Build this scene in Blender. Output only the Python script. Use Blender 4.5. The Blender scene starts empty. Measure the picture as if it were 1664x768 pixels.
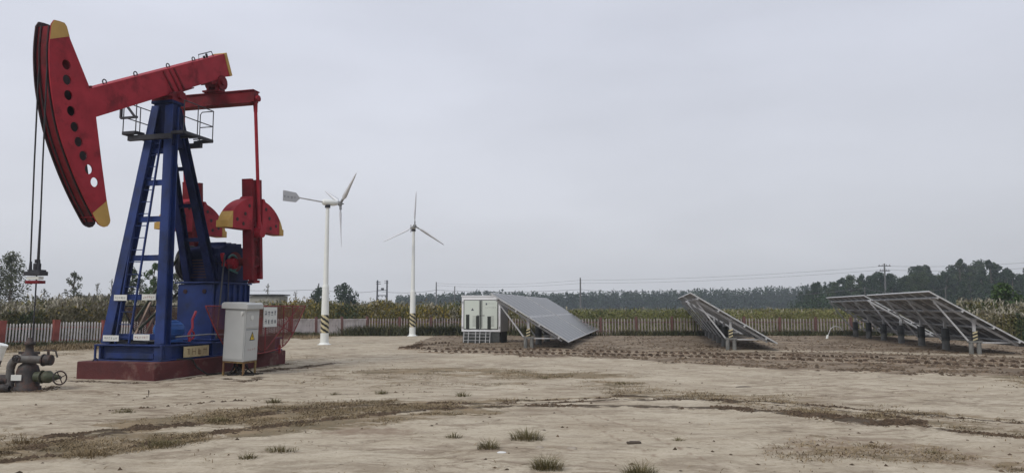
import bpy, math, random
import numpy as np
from mathutils import Vector, Matrix
R = math.radians
PI = math.pi
random.seed(7)
NR = np.random.RandomState(11)
scene = bpy.context.scene
COL = scene.collection

# ------------------------------------------------------------------ camera
cam_d = bpy.data.cameras.new("camera"); cam = bpy.data.objects.new("camera", cam_d); COL.objects.link(cam)
CAMZ = 1.6; F = 1200.0; PITCH = math.atan(116 / 1200)
cam.location = (0, 0, CAMZ); cam.rotation_euler = (PI / 2 + PITCH, 0, 0)
cam_d.sensor_width = 36; cam_d.lens = 36 * F / 1664; cam_d.clip_end = 5000; cam_d.clip_start = 0.05
scene.camera = cam

# ------------------------------------------------------------------ sky, sun, exposure
SUN_DIR = Vector((-0.50, -0.58, 0.85)).normalized()      # towards the sun
SUN_EL = math.asin(SUN_DIR.z); SUN_AZ = math.atan2(SUN_DIR.x, SUN_DIR.y)
world = bpy.data.worlds.new("World"); scene.world = world; world.use_nodes = True
wt = world.node_tree; wn = wt.nodes; wl = wt.links; wn.clear()
wo = wn.new("ShaderNodeOutputWorld"); bg = wn.new("ShaderNodeBackground"); bg.inputs[1].default_value = 0.1
sky = wn.new("ShaderNodeTexSky"); sky.sky_type = 'NISHITA'; sky.sun_disc = False
sky.sun_elevation = SUN_EL; sky.sun_rotation = SUN_AZ; sky.dust_density = 4.0
wtc = wn.new("ShaderNodeTexCoord"); wsep = wn.new("ShaderNodeSeparateXYZ")
wl.new(wtc.outputs['Generated'], wsep.inputs[0])
wr = wn.new("ShaderNodeValToRGB")                       # overcast cloud deck: a little darker low down
wr.color_ramp.elements[0].position = 0.0; wr.color_ramp.elements[0].color = (6.3, 6.42, 6.8, 1)
wr.color_ramp.elements[1].position = 0.75; wr.color_ramp.elements[1].color = (7.3, 7.6, 8.5, 1)
e = wr.color_ramp.elements.new(0.36); e.color = (6.4, 6.65, 7.5, 1)
wl.new(wsep.outputs[2], wr.inputs[0])
wnz = wn.new("ShaderNodeTexNoise"); wnz.inputs['Scale'].default_value = 1.6; wnz.inputs['Detail'].default_value = 5
wmp = wn.new("ShaderNodeMapping"); wmp.inputs['Scale'].default_value = (1, 1, 3.2)
wl.new(wtc.outputs['Generated'], wmp.inputs[0]); wl.new(wmp.outputs[0], wnz.inputs['Vector'])
wmr = wn.new("ShaderNodeMapRange"); wmr.inputs[1].default_value = 0.3; wmr.inputs[2].default_value = 0.7
wmr.inputs[3].default_value = 0.89; wmr.inputs[4].default_value = 1.09
wl.new(wnz.outputs[0], wmr.inputs[0])
# the clouds are thinner and brighter on the sun's (left) side
wdot = wn.new("ShaderNodeVectorMath"); wdot.operation = 'DOT_PRODUCT'; wdot.inputs[1].default_value = (-0.8, 0, 0.35)
wl.new(wtc.outputs['Generated'], wdot.inputs[0])
wmr2 = wn.new("ShaderNodeMapRange"); wmr2.inputs[1].default_value = -0.5; wmr2.inputs[2].default_value = 0.8
wmr2.inputs[3].default_value = 0.97; wmr2.inputs[4].default_value = 1.16
wl.new(wdot.outputs['Value'], wmr2.inputs[0])
wmul = wn.new("ShaderNodeMath"); wmul.operation = 'MULTIPLY'
wl.new(wmr.outputs[0], wmul.inputs[0]); wl.new(wmr2.outputs[0], wmul.inputs[1])
wsc = wn.new("ShaderNodeVectorMath"); wsc.operation = 'SCALE'
wl.new(wr.outputs[0], wsc.inputs[0]); wl.new(wmul.outputs[0], wsc.inputs['Scale'])
wmix = wn.new("ShaderNodeMix"); wmix.data_type = 'RGBA'; wmix.inputs[0].default_value = 0.93
wl.new(sky.outputs[0], wmix.inputs[6]); wl.new(wsc.outputs[0], wmix.inputs[7])
wl.new(wmix.outputs[2], bg.inputs[0]); wl.new(bg.outputs[0], wo.inputs[0])
sd = bpy.data.lights.new("sun", 'SUN'); so = bpy.data.objects.new("sun", sd); COL.objects.link(so)
sd.energy = 1.5; sd.angle = R(14); sd.color = (1.0, 0.95, 0.87)
so.rotation_euler = (-SUN_DIR).to_track_quat('-Z', 'Y').to_euler(); so.location = (-30, -15, 40)
scene.view_settings.view_transform = 'Standard'; scene.view_settings.look = 'None'
scene.view_settings.exposure = 0.0; scene.view_settings.gamma = 1.0; scene.view_settings.use_curve_mapping = False
scene.cycles.max_bounces = 6; scene.cycles.transparent_max_bounces = 12

# ------------------------------------------------------------------ helpers
def ray(px, py):
    u = (px - 832) / F; v = (384 - py) / F
    return Vector((u, math.cos(PITCH) - v * math.sin(PITCH), math.sin(PITCH) + v * math.cos(PITCH)))
def G(px, py, z=0.0):
    d = ray(px, py); k = (z - CAMZ) / d.z
    return Vector((k * d.x, k * d.y, z))
def at(px, py, Y):
    d = ray(px, py); k = Y / d.y
    return Vector((k * d.x, Y, CAMZ + k * d.z))

def mat(name, col, rough=0.6, metal=0.0, var=0.15, nscale=3.0, bump=0.0, bscale=40, spec=0.4, dirt=None, dirt_amt=0.0, dscale=1.2, island=0.0):
    m = bpy.data.materials.new(name); m.use_nodes = True
    nt = m.node_tree; N = nt.nodes; L = nt.links
    b = N["Principled BSDF"]; b.inputs['Roughness'].default_value = rough; b.inputs['Metallic'].default_value = metal
    b.inputs['Specular IOR Level'].default_value = spec
    tc = N.new("ShaderNodeTexCoord")
    nz = N.new("ShaderNodeTexNoise"); nz.inputs['Scale'].default_value = nscale; nz.inputs['Detail'].default_value = 6
    L.new(tc.outputs['Object'], nz.inputs['Vector'])
    rp = N.new("ShaderNodeMapRange"); rp.inputs[1].default_value = 0.3; rp.inputs[2].default_value = 0.7
    rp.inputs[3].default_value = 1 - var; rp.inputs[4].default_value = 1 + var
    L.new(nz.outputs[0], rp.inputs[0])
    v = N.new("ShaderNodeVectorMath"); v.operation = 'SCALE'; v.inputs[0].default_value = col[:3]
    src = rp.outputs[0]
    if island:
        g = N.new("ShaderNodeNewGeometry"); r2 = N.new("ShaderNodeMapRange")
        r2.inputs[3].default_value = 1 - island; r2.inputs[4].default_value = 1 + island
        L.new(g.outputs['Random Per Island'], r2.inputs[0])
        mm = N.new("ShaderNodeMath"); mm.operation = 'MULTIPLY'; L.new(src, mm.inputs[0]); L.new(r2.outputs[0], mm.inputs[1]); src = mm.outputs[0]
    L.new(src, v.inputs['Scale']); out = v.outputs[0]
    if dirt:
        dz = N.new("ShaderNodeTexNoise"); dz.inputs['Scale'].default_value = dscale; dz.inputs['Detail'].default_value = 9; dz.inputs['Roughness'].default_value = 0.68
        L.new(tc.outputs['Object'], dz.inputs['Vector'])
        dr = N.new("ShaderNodeMapRange"); dr.inputs[1].default_value = 0.62 - dirt_amt * 0.3; dr.inputs[2].default_value = 0.80 - dirt_amt * 0.3
        dr.inputs[3].default_value = 0; dr.inputs[4].default_value = 0.85
        L.new(dz.outputs[0], dr.inputs[0])
        mx = N.new("ShaderNodeMix"); mx.data_type = 'RGBA'; L.new(dr.outputs[0], mx.inputs[0])
        L.new(out, mx.inputs[6]); mx.inputs[7].default_value = (*dirt[:3], 1); out = mx.outputs[2]
        rr = N.new("ShaderNodeMapRange"); rr.inputs[3].default_value = rough; rr.inputs[4].default_value = min(1, rough + 0.3)
        L.new(dr.outputs[0], rr.inputs[0]); L.new(rr.outputs[0], b.inputs['Roughness'])
    L.new(out, b.inputs['Base Color'])
    if bump:
        bz = N.new("ShaderNodeTexNoise"); bz.inputs['Scale'].default_value = bscale; bz.inputs['Detail'].default_value = 5
        L.new(tc.outputs['Object'], bz.inputs['Vector'])
        bp = N.new("ShaderNodeBump"); bp.inputs['Strength'].default_value = bump; bp.inputs['Distance'].default_value = 0.02
        L.new(bz.outputs[0], bp.inputs['Height']); L.new(bp.outputs[0], b.inputs['Normal'])
    return m

RUST = (0.13, 0.06, 0.035)
M = dict(
    red=mat("red_paint", (0.30, 0.022, 0.034), 0.6, var=0.18, dirt=(0.13, 0.02, 0.026), dirt_amt=0.35, dscale=2.2, bump=0.1, spec=0.15),
    red_dark=mat("red_paint_worn", (0.155, 0.011, 0.017), 0.6, var=0.22, dirt=(0.05, 0.02, 0.02), dirt_amt=0.45, bump=0.15, spec=0.15),
    black_paint=mat("dark_worn_steel", (0.03, 0.012, 0.014), 0.6, var=0.3, spec=0.3),
    yellow=mat("yellow_paint", (0.44, 0.27, 0.065), 0.55, var=0.12, dirt=(0.2, 0.12, 0.04), dirt_amt=0.2),
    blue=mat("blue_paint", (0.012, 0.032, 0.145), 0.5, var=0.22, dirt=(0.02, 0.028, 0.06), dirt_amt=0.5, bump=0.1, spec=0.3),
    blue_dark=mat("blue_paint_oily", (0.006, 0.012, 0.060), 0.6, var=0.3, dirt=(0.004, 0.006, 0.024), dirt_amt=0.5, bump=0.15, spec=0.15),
    blue_motor=mat("blue_motor_paint", (0.035, 0.11, 0.34), 0.5, var=0.2, spec=0.3),
    dark=mat("dark_steel", (0.022, 0.022, 0.028), 0.55, var=0.2),
    rope=mat("greasy_wire_rope", (0.015, 0.015, 0.018), 0.6, var=0.2),
    concrete_red=mat("oxide_red_concrete", (0.085, 0.02, 0.02), 0.85, var=0.25, nscale=2.5, dirt=(0.24, 0.17, 0.14), dirt_amt=0.2, dscale=1.3, bump=0.4, bscale=20),
    sign=mat("white_sign", (0.62, 0.63, 0.6), 0.5, var=0.06, spec=0.2),
    sign_old=mat("yellowed_sign", (0.52, 0.43, 0.25), 0.6, var=0.14, nscale=5),
    ink=mat("sign_ink", (0.10, 0.11, 0.13), 0.7, var=0.1),
    ink_red=mat("red_sign_ink", (0.3, 0.09, 0.08), 0.7, var=0.1),
    ink_brown=mat("faded_brown_ink", (0.16, 0.09, 0.04), 0.7, var=0.2),
    grey=mat("light_grey_cabinet_paint", (0.44, 0.45, 0.44), 0.45, var=0.06, nscale=2, dirt=(0.3, 0.27, 0.22), dirt_amt=0.12),
    grey_seam=mat("cabinet_seam_grey", (0.2, 0.205, 0.2), 0.6, var=0.1),
    stand=mat("rusty_yellow_stand", (0.3, 0.22, 0.08), 0.7, var=0.3, dirt=RUST, dirt_amt=0.8, dscale=6),
    cable=mat("black_cable", (0.016, 0.014, 0.012), 0.7, var=0.2),
    warn=mat("warning_yellow", (0.6, 0.42, 0.03), 0.5, var=0.1),
    black=mat("black_marking", (0.012, 0.012, 0.012), 0.6, var=0.2),
    white=mat("white_gloss_paint", (0.74, 0.76, 0.73), 0.4, var=0.04, nscale=1.5, dirt=(0.45, 0.42, 0.36), dirt_amt=0.08),
    blade=mat("grey_white_blade", (0.66, 0.67, 0.69), 0.5, var=0.05),
    vane=mat("grey_tail_vane", (0.42, 0.43, 0.45), 0.6, var=0.06),
    band=mat("pale_yellow_band", (0.5, 0.44, 0.27), 0.6, var=0.15),
    container=mat("container_grey_white", (0.76, 0.77, 0.79), 0.5, var=0.05, nscale=1.5, dirt=(0.35, 0.32, 0.28), dirt_amt=0.1),
    door_green=mat("container_pale_green_door", (0.60, 0.65, 0.59), 0.5, var=0.04, nscale=1.5),
    louvre=mat("dark_louvre", (0.022, 0.026, 0.022), 0.6, var=0.2),
    guard_frame=mat("dull_red_tube", (0.19, 0.024, 0.026), 0.6, var=0.25),
    tan=mat("tan_timber", (0.3, 0.22, 0.17), 0.8, var=0.2),
    steel=mat("galvanised_steel", (0.46, 0.465, 0.47), 0.5, metal=0.2, var=0.15, nscale=6),
    steel_dk=mat("dull_galvanised_steel", (0.27, 0.275, 0.28), 0.55, metal=0.2, var=0.2, nscale=6),
    backsheet=mat("panel_backsheet", (0.18, 0.185, 0.19), 0.6, var=0.12, nscale=2),
    cell=mat("solar_glass", (0.04, 0.042, 0.046), 0.3, var=0.12, spec=0.5),
    pile=mat("concrete_pile", (0.17, 0.17, 0.16), 0.9, var=0.25, nscale=5, bump=0.3),
    sleeve=mat("dark_pile_sleeve", (0.06, 0.064, 0.062), 0.6, var=0.3, nscale=6),
    picket_w=mat("weathered_white_picket", (0.60, 0.57, 0.55), 0.9, var=0.15, nscale=4, island=0.15),
    picket_p=mat("dull_pink_picket", (0.33, 0.285, 0.275), 0.9, var=0.25, nscale=2, island=0.2),
    fence_red=mat("faded_red_concrete", (0.26, 0.07, 0.055), 0.9, var=0.25, nscale=3),
    fence_brown=mat("dull_red_concrete", (0.15, 0.075, 0.068), 0.9, var=0.3, nscale=1.0),
    sheet=mat("grey_fence_sheet", (0.46, 0.42, 0.41), 0.85, var=0.18, nscale=2, dirt=(0.18, 0.15, 0.13), dirt_amt=0.3, dscale=3),
    wall=mat("grey_shed_wall", (0.25, 0.24, 0.24), 0.9, var=0.15, nscale=0.8),
    wall_pale=mat("pale_hut_wall", (0.36, 0.35, 0.31), 0.9, var=0.2, nscale=1.5, dirt=(0.18, 0.17, 0.12), dirt_amt=0.35),
    roof=mat("dark_roof", (0.07, 0.075, 0.08), 0.8, var=0.2),
    win=mat("dark_window", (0.03, 0.03, 0.035), 0.3, var=0.1),
    rusty=mat("greasy_wellhead_iron", (0.032, 0.027, 0.026), 0.6, var=0.35, nscale=5, dirt=(0.11, 0.05, 0.035), dirt_amt=0.45, dscale=5, bump=0.3),
    oldgrey=mat("weathered_grey_pipe", (0.10, 0.095, 0.09), 0.6, var=0.25, nscale=5, dirt=(0.06, 0.04, 0.035), dirt_amt=0.45, dscale=4, bump=0.25),
    green_iron=mat("olive_valve_paint", (0.06, 0.07, 0.04), 0.6, var=0.3, nscale=5, dirt=(0.05, 0.035, 0.03), dirt_amt=0.5, dscale=5),
    pole=mat("weathered_utility_pole", (0.13, 0.13, 0.13), 0.9, var=0.2),
    wire=mat("power_line", (0.10, 0.10, 0.11), 0.7, var=0.1),
    teal=mat("teal_paint", (0.05, 0.14, 0.13), 0.5, var=0.2),
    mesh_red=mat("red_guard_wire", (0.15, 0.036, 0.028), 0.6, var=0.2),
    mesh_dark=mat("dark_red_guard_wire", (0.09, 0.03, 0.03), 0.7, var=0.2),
    rail_red=mat("bright_red_rail", (0.33, 0.03, 0.055), 0.5, var=0.12),
    bark=mat("bark", (0.10, 0.085, 0.07), 0.95, var=0.25, nscale=3),
    stone=mat("pale_field_stone", (0.3, 0.26, 0.21), 0.9, var=0.2, nscale=8),
    litter=mat("white_plastic_litter", (0.6, 0.6, 0.58), 0.6, var=0.05),
    board=mat("dark_wood_scrap", (0.09, 0.07, 0.055), 0.9, var=0.2),
)

def link(o, parent=None):
    COL.objects.link(o)
    if parent is not None: o.parent = parent
    return o
def tag(o, label=None, cat=None, group=None, kind=None):
    if label: o['label'] = label
    if cat: o['category'] = cat
    if group: o['group'] = group
    if kind: o['kind'] = kind
    return o
def thing(name, label, cat, loc=(0, 0, 0), rz=0, group=None):
    o = bpy.data.objects.new(name, None); o.empty_display_size = 0.3; COL.objects.link(o)
    o.location = loc; o.rotation_euler = (0, 0, rz)
    return tag(o, label, cat, group)

def basis(d, up=(0, 0, 1)):
    d = Vector(d).normalized(); u = Vector(up)
    s = u.cross(d)
    if s.length < 1e-4: s = Vector((1, 0, 0)).cross(d)
    if s.length < 1e-4: s = Vector((0, 1, 0)).cross(d)
    s.normalize(); return s, d.cross(s).normalized(), d

class MB:
    def __init__(s): s.v = []; s.f = []; s.m = []; s.sm = []
    def add(s, vs, fs, mi=0, smooth=False):
        o = len(s.v); s.v += [tuple(v) for v in vs]
        for f in fs: s.f.append([i + o for i in f]); s.m.append(mi); s.sm.append(smooth)
        return s
    def box(s, c, d, rz=0, mi=0, rot=None):
        hx, hy, hz = d[0] / 2, d[1] / 2, d[2] / 2
        r = rot if rot is not None else Matrix.Rotation(rz, 3, 'Z')
        vs = [Vector(c) + r @ Vector((x * hx, y * hy, z * hz)) for x in (-1, 1) for y in (-1, 1) for z in (-1, 1)]
        return s.add(vs, [(0, 1, 3, 2), (4, 6, 7, 5), (0, 4, 5, 1), (2, 3, 7, 6), (0, 2, 6, 4), (1, 5, 7, 3)], mi)
    def bar(s, p, q, w, h=None, up=(0, 0, 1), mi=0, w2=None, h2=None):
        h = w if h is None else h; w2 = w if w2 is None else w2; h2 = h if h2 is None else h2
        p = Vector(p); q = Vector(q); a, b, d = basis(q - p, up); vs = []
        for c, ww, hh in ((p, w, h), (q, w2, h2)):
            for i, j in ((-1, -1), (1, -1), (1, 1), (-1, 1)): vs.append(c + a * i * ww / 2 + b * j * hh / 2)
        return s.add(vs, [(3, 2, 1, 0), (4, 5, 6, 7), (0, 1, 5, 4), (1, 2, 6, 5), (2, 3, 7, 6), (3, 0, 4, 7)], mi)
    def ibeam(s, p, q, w, h, tf=0.02, tw=0.015, up=(0, 0, 1), mi=0):
        p = Vector(p); q = Vector(q); a, b, d = basis(q - p, up)
        for sg in (-1, 1):
            o = b * sg * (h / 2 - tf / 2); s.bar(p + o, q + o, w, tf, up, mi)
        return s.bar(p, q, tw, h - 2 * tf, up, mi)
    def cyl(s, p, q, r, r2=None, n=14, mi=0, caps=True, smooth=True):
        r2 = r if r2 is None else r2
        p = Vector(p); q = Vector(q); a, b, d = basis(q - p); vs = []
        for c, rr in ((p, r), (q, r2)):
            for i in range(n):
                t = 2 * PI * i / n; vs.append(c + a * math.cos(t) * rr + b * math.sin(t) * rr)
        s.add(vs, [(i, (i + 1) % n, n + (i + 1) % n, n + i) for i in range(n)], mi, smooth)
        if caps: s.add(vs, [tuple(range(n - 1, -1, -1)), tuple(range(n, 2 * n))], mi)
        return s
    def tube(s, pts, r, n=8, mi=0, smooth=True):
        pts = [Vector(p) for p in pts]; vs = []; rs = r if isinstance(r, (list, tuple)) else [r] * len(pts)
        up = Vector((0.013, 0.02, 1))
        for k, p in enumerate(pts):
            d = pts[min(k + 1, len(pts) - 1)] - pts[max(k - 1, 0)]
            a, b, _ = basis(d, up)
            for i in range(n):
                t = 2 * PI * i / n; vs.append(p + a * math.cos(t) * rs[k] + b * math.sin(t) * rs[k])
        fs = [(k * n + i, k * n + (i + 1) % n, (k + 1) * n + (i + 1) % n, (k + 1) * n + i) for k in range(len(pts) - 1) for i in range(n)]
        s.add(vs, fs, mi, smooth)
        s.add([vs[i] for i in range(n)], [tuple(range(n - 1, -1, -1))], mi)
        return s.add(vs[-n:], [tuple(range(n))], mi)
    def ring(s, c, axis, R_, r, n=28, m=8, mi=0, a0=0, a1=2 * PI):
        a, b, d = basis(axis); c = Vector(c); full = abs(a1 - a0 - 2 * PI) < 1e-6; k = n if full else n + 1; vs = []
        for i in range(k):
            t = a0 + (a1 - a0) * i / n; e = a * math.cos(t) + b * math.sin(t)
            for j in range(m):
                u = 2 * PI * j / m; vs.append(c + e * (R_ + r * math.cos(u)) + d * r * math.sin(u))
        fs = [(i * m + j, i * m + (j + 1) % m, ((i + 1) % k) * m + (j + 1) % m, ((i + 1) % k) * m + j) for i in range(n) for j in range(m)]
        return s.add(vs, fs, mi, True)
    def lathe(s, c, axis, prof, n=20, mi=0):
        a, b, d = basis(axis); c = Vector(c); vs = []
        for (h, r) in prof:
            for i in range(n):
                t = 2 * PI * i / n; vs.append(c + d * h + (a * math.cos(t) + b * math.sin(t)) * max(r, 1e-4))
        k = len(prof)
        return s.add(vs, [(j * n + i, j * n + (i + 1) % n, (j + 1) * n + (i + 1) % n, (j + 1) * n + i) for j in range(k - 1) for i in range(n)], mi, True)
    def prism(s, poly, y0, y1, mi=0, fn=None):
        """poly in (x,z) swept from y0 to y1"""
        fn = fn or (lambda x, y, z: (x, y, z)); n = len(poly)
        vs = [fn(x, y0, z) for x, z in poly] + [fn(x, y1, z) for x, z in poly]
        s.add(vs, [tuple(range(n)), tuple(range(2 * n - 1, n - 1, -1))] + [(i, n + i, n + (i + 1) % n, (i + 1) % n) for i in range(n)], mi)
        return s
    def build(s, name, m, parent=None, bevel=0.0, fix=True):
        me = bpy.data.meshes.new(name); me.from_pydata(s.v, [], s.f)
        for x in (m if isinstance(m, (list, tuple)) else [m]): me.materials.append(x)
        me.polygons.foreach_set('material_index', s.m); me.polygons.foreach_set('use_smooth', s.sm)
        if fix:
            import bmesh
            b = bmesh.new(); b.from_mesh(me); bmesh.ops.recalc_face_normals(b, faces=b.faces); b.to_mesh(me); b.free()
        me.update(); o = link(bpy.data.objects.new(name, me), parent)
        if bevel:
            md = o.modifiers.new("bevel", 'BEVEL'); md.width = bevel; md.segments = 2; md.limit_method = 'ANGLE'; md.angle_limit = R(50)
        return o

def np_mesh(name, verts, faces, mats, mi=None, parent=None, smooth=False):
    """verts (n,3) float array, faces (m,k) int array"""
    me = bpy.data.meshes.new(name); verts = np.asarray(verts, dtype=np.float32); faces = np.asarray(faces, dtype=np.int32)
    n, k = faces.shape
    me.vertices.add(len(verts)); me.vertices.foreach_set('co', verts.ravel())
    me.loops.add(n * k); me.loops.foreach_set('vertex_index', faces.ravel())
    me.polygons.add(n); me.polygons.foreach_set('loop_start', np.arange(n, dtype=np.int32) * k)
    for x in mats: me.materials.append(x)
    if mi is not None: me.polygons.foreach_set('material_index', np.asarray(mi, dtype=np.int32))
    if smooth: me.polygons.foreach_set('use_smooth', np.ones(n, dtype=bool))
    me.update(calc_edges=True); me.validate()
    return link(bpy.data.objects.new(name, me), parent)

def copy_tree(o, parent=None, kids=None):
    c = o.copy(); COL.objects.link(c); c.parent = parent
    for ch in [x for x in bpy.data.objects if x.parent == o]: copy_tree(ch, c)
    return c

def catmull(pts, n=6):
    P = [Vector((*p, 0)) if len(p) == 2 else Vector(p) for p in pts]; out = []
    for i in range(len(P) - 1):
        a = P[max(i - 1, 0)]; b = P[i]; c = P[i + 1]; d = P[min(i + 2, len(P) - 1)]
        for k in range(n):
            t = k / n
            out.append(0.5 * ((2 * b) + (c - a) * t + (2 * a - 5 * b + 4 * c - d) * t * t + (3 * b - a - 3 * c + d) * t ** 3))
    out.append(P[-1]); return out

def glyph_marks(mb, cx, cz, w, h, plane, rnd, dens=5, mi=0, kind=None):
    """clusters of short strokes the size and weight of one character; plane(u,v)->3D, with a thickness axis baked in"""
    t = w * 0.10
    def stroke(u0, v0, u1, v1):
        d = Vector((u1 - u0, v1 - v0)); L_ = d.length or 1; n = Vector((-d.y, d.x)) / L_ * t / 2
        q = [(u0 + n.x, v0 + n.y), (u1 + n.x, v1 + n.y), (u1 - n.x, v1 - n.y), (u0 - n.x, v0 - n.y)]
        mb.add([plane(a, b) for a, b in q], [(0, 1, 2, 3)], mi)
    if kind == 'H':
        stroke(cx - w * .4, cz - h * .45, cx - w * .4, cz + h * .45); stroke(cx + w * .4, cz - h * .45, cx + w * .4, cz + h * .45); stroke(cx - w * .4, cz, cx + w * .4, cz); return
    if kind == 'II':
        stroke(cx - w * .25, cz - h * .45, cx - w * .25, cz + h * .45); stroke(cx + w * .25, cz - h * .45, cx + w * .25, cz + h * .45); stroke(cx - w * .45, cz + h * .2, cx + w * .45, cz + h * .2); return
    for k in range(dens):
        if rnd.random() < 0.6:
            v = cz + h * rnd.uniform(-.45, .45); a = rnd.uniform(.2, .45); stroke(cx - w * a, v, cx + w * a, v)
        else:
            u = cx + w * rnd.uniform(-.35, .35); a = rnd.uniform(.2, .45); stroke(u, cz - h * a, u, cz + h * a)

# ------------------------------------------------------------------ ground
def axis_grid(lo, hi, step, far, grow):
    a = list(np.arange(lo, hi, step)); s = step
    while a[-1] < far: s *= grow; a.append(a[-1] + s)
    s = step; b = []; x = a[0]
    while x > -far: s *= grow; x -= s; b.append(x)
    return np.array(b[::-1] + a)
xs = axis_grid(-15, 24, 0.06, 1800, 1.12)
ys = [3.0]
while ys[-1] < 60: ys.append(ys[-1] + max(0.03, ys[-1] * 0.0042))
s_ = 0.5
while ys[-1] < 1900: s_ *= 1.2; ys.append(ys[-1] + s_)
y0 = []; s_ = 0.1; y = 3.0
while y > -300: s_ *= 1.3; y -= s_; y0.append(y)
ys = np.array(y0[::-1] + ys)
GX, GY = np.meshgrid(xs, ys)

def vnoise(x, y, seed=0):
    xi = np.floor(x).astype(np.int64); yi = np.floor(y).astype(np.int64); fx = x - xi; fy = y - yi
    fx = fx * fx * (3 - 2 * fx); fy = fy * fy * (3 - 2 * fy)
    def h(a, b):
        n = (a * 374761393 + b * 668265263 + seed * 1442695041) & 0x7fffffff
        n = ((n ^ (n >> 13)) * 1274126177) & 0x7fffffff
        return ((n ^ (n >> 16)) & 0xffff) / 65535.0
    return (h(xi, yi) * (1 - fx) + h(xi + 1, yi) * fx) * (1 - fy) + (h(xi, yi + 1) * (1 - fx) + h(xi + 1, yi + 1) * fx) * fy
def fbm(x, y, o=4, seed=0):
    t = 0; a = 1; n = 0
    for i in range(o): t = t + a * vnoise(x * 2 ** i, y * 2 ** i, seed + i); n += a; a *= 0.5
    return t / n

def path(pts): return [G(a, b) for a, b in pts]
def dist_poly(X, Y, P):
    best = np.full(np.shape(X), 1e9)
    for a, b in zip(P[:-1], P[1:]):
        dx, dy = b.x - a.x, b.y - a.y; L2 = dx * dx + dy * dy + 1e-9
        t = np.clip(((X - a.x) * dx + (Y - a.y) * dy) / L2, 0, 1)
        best = np.minimum(best, np.hypot(X - a.x - t * dx, Y - a.y - t * dy))
    return best
# worn vehicle tracks across the clearing, and darker ground around the feet of things (world positions)
T_GRASS = [
    (path([(-60, 738), (60, 722), (160, 708), (260, 690), (350, 678), (440, 665), (540, 657), (640, 652)]), 0.42, 0.85),
    (path([(640, 652), (740, 651), (860, 649), (980, 643), (1100, 643)]), 0.16, 0.8),
    (path([(1000, 636), (1080, 641), (1200, 648)]), 0.5, 0.55),
    (path([(-40, 752), (60, 742), (200, 728), (300, 712), (420, 700), (540, 688), (660, 674), (800, 668)]), 0.40, 0.8),
    (path([(230, 688), (330, 686), (470, 676), (620, 664), (760, 660)]), 0.5, 0.75),
    (path([(640, 600), (740, 598), (850, 606)]), 0.55, 0.75),
    (path([(690, 606), (760, 610)]), 0.4, 0.7),
    (path([(870, 612), (945, 608)]), 0.5, 0.75),
    (path([(780, 622), (850, 622)]), 0.3, 0.55),
    (path([(970, 619), (1030, 622)]), 0.35, 0.7),
    (path([(1010, 634), (1150, 640), (1290, 654)]), 0.3, 0.5),
    (path([(1300, 665), (1420, 676), (1560, 694), (1680, 702)]), 0.35, 0.6),
    (path([(1430, 668), (1560, 674), (1680, 686)]), 0.2, 0.5),
    (path([(1640, 612), (1700, 630)]), 0.7, 0.5),
    (path([(-30, 556), (60, 566), (140, 566)]), 2.2, 0.75),
    (path([(-30, 578), (60, 578), (120, 574)]), 0.9, 0.5),
]
T_WIDE = [
    (path([(-60, 735), (120, 722), (300, 700), (480, 680), (640, 664)]), 1.0, 0.55),
    (path([(430, 668), (620, 660), (760, 658)]), 0.9, 0.68),
    (path([(350, 700), (560, 690), (700, 672)]), 0.5, 0.6), (path([(1340, 725), (1460, 735), (1600, 745)]), 0.6, 0.3),
    (path([(640, 603), (760, 601), (860, 608), (950, 609)]), 1.0, 0.72),
    (path([(1340, 668), (1480, 684), (1664, 700)]), 0.8, 0.4),
    (path([(470, 580), (560, 600), (640, 620)]), 1.6, 0.3),
    (path([(1000, 626), (1180, 645), (1300, 655)]), 0.9, 0.4),
]
T_DARK = [
    (path([(-60, 746), (80, 724), (230, 694), (330, 684), (430, 673), (560, 660), (700, 655), (850, 655), (1000, 648), (1120, 647), (1250, 653), (1330, 661)]), 0.14, 0.55),
    (path([(330, 706), (520, 684), (620, 672), (720, 664), (820, 660), (900, 658), (1000, 658), (1090, 660), (1180, 662), (1290, 672), (1360, 680), (1440, 688)]), 0.13, 0.7),
    (path([(1040, 659), (1120, 661)]), 0.14, 0.8),
    (path([(1300, 670), (1350, 677), (1440, 687), (1480, 686)]), 0.26, 1.0),
    (path([(1340, 663), (1400, 670), (1520, 676), (1664, 688)]), 0.07, 0.6),
    (path([(1480, 688), (1560, 700), (1690, 712)]), 0.10, 0.6),
    (path([(180, 668), (330, 656), (430, 648), (560, 640), (700, 636)]), 0.06, 0.4),
    (path([(440, 600), (500, 595), (540, 590)]), 0.25, 0.5),
    (path([(130, 612), (100, 618), (0, 625)]), 0.25, 0.3),
    (path([(118, 619), (245, 622), (350, 608), (462, 592)]), 0.16, 0.55),  # ground darkened along the foot of the concrete base
    (path([(365, 614), (400, 618), (425, 612)]), 0.16, 0.7),  # ground darkened around the cabinet legs
    (path([(425, 603), (480, 598), (540, 590)]), 0.22, 0.75),  # dark patch to the right of the cabinet
    (path([(20, 632), (60, 636), (85, 630)]), 0.25, 0.5),  # ground darkened around the wellhead foot
    (path([(505, 566), (550, 563)]), 0.3, 0.3), (path([(650, 546), (700, 545)]), 0.4, 0.4),  # ground darkened at the feet of the two turbine towers
    (path([(1000, 641), (1130, 648), (1300, 656), (1440, 668), (1664, 688)]), 0.10, 0.75),
    (path([(1100, 661), (1200, 664), (1300, 672)]), 0.16, 0.75),
    (path([(1180, 652), (1340, 664), (1500, 684)]), 0.06, 0.6),
    (path([(0, 752), (150, 735), (330, 706)]), 0.07, 0.6), (path([(60, 712), (180, 700), (330, 690)]), 0.10, 0.7),
    (path([(760, 655), (900, 648), (1000, 645)]), 0.06, 0.6),
]
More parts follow.
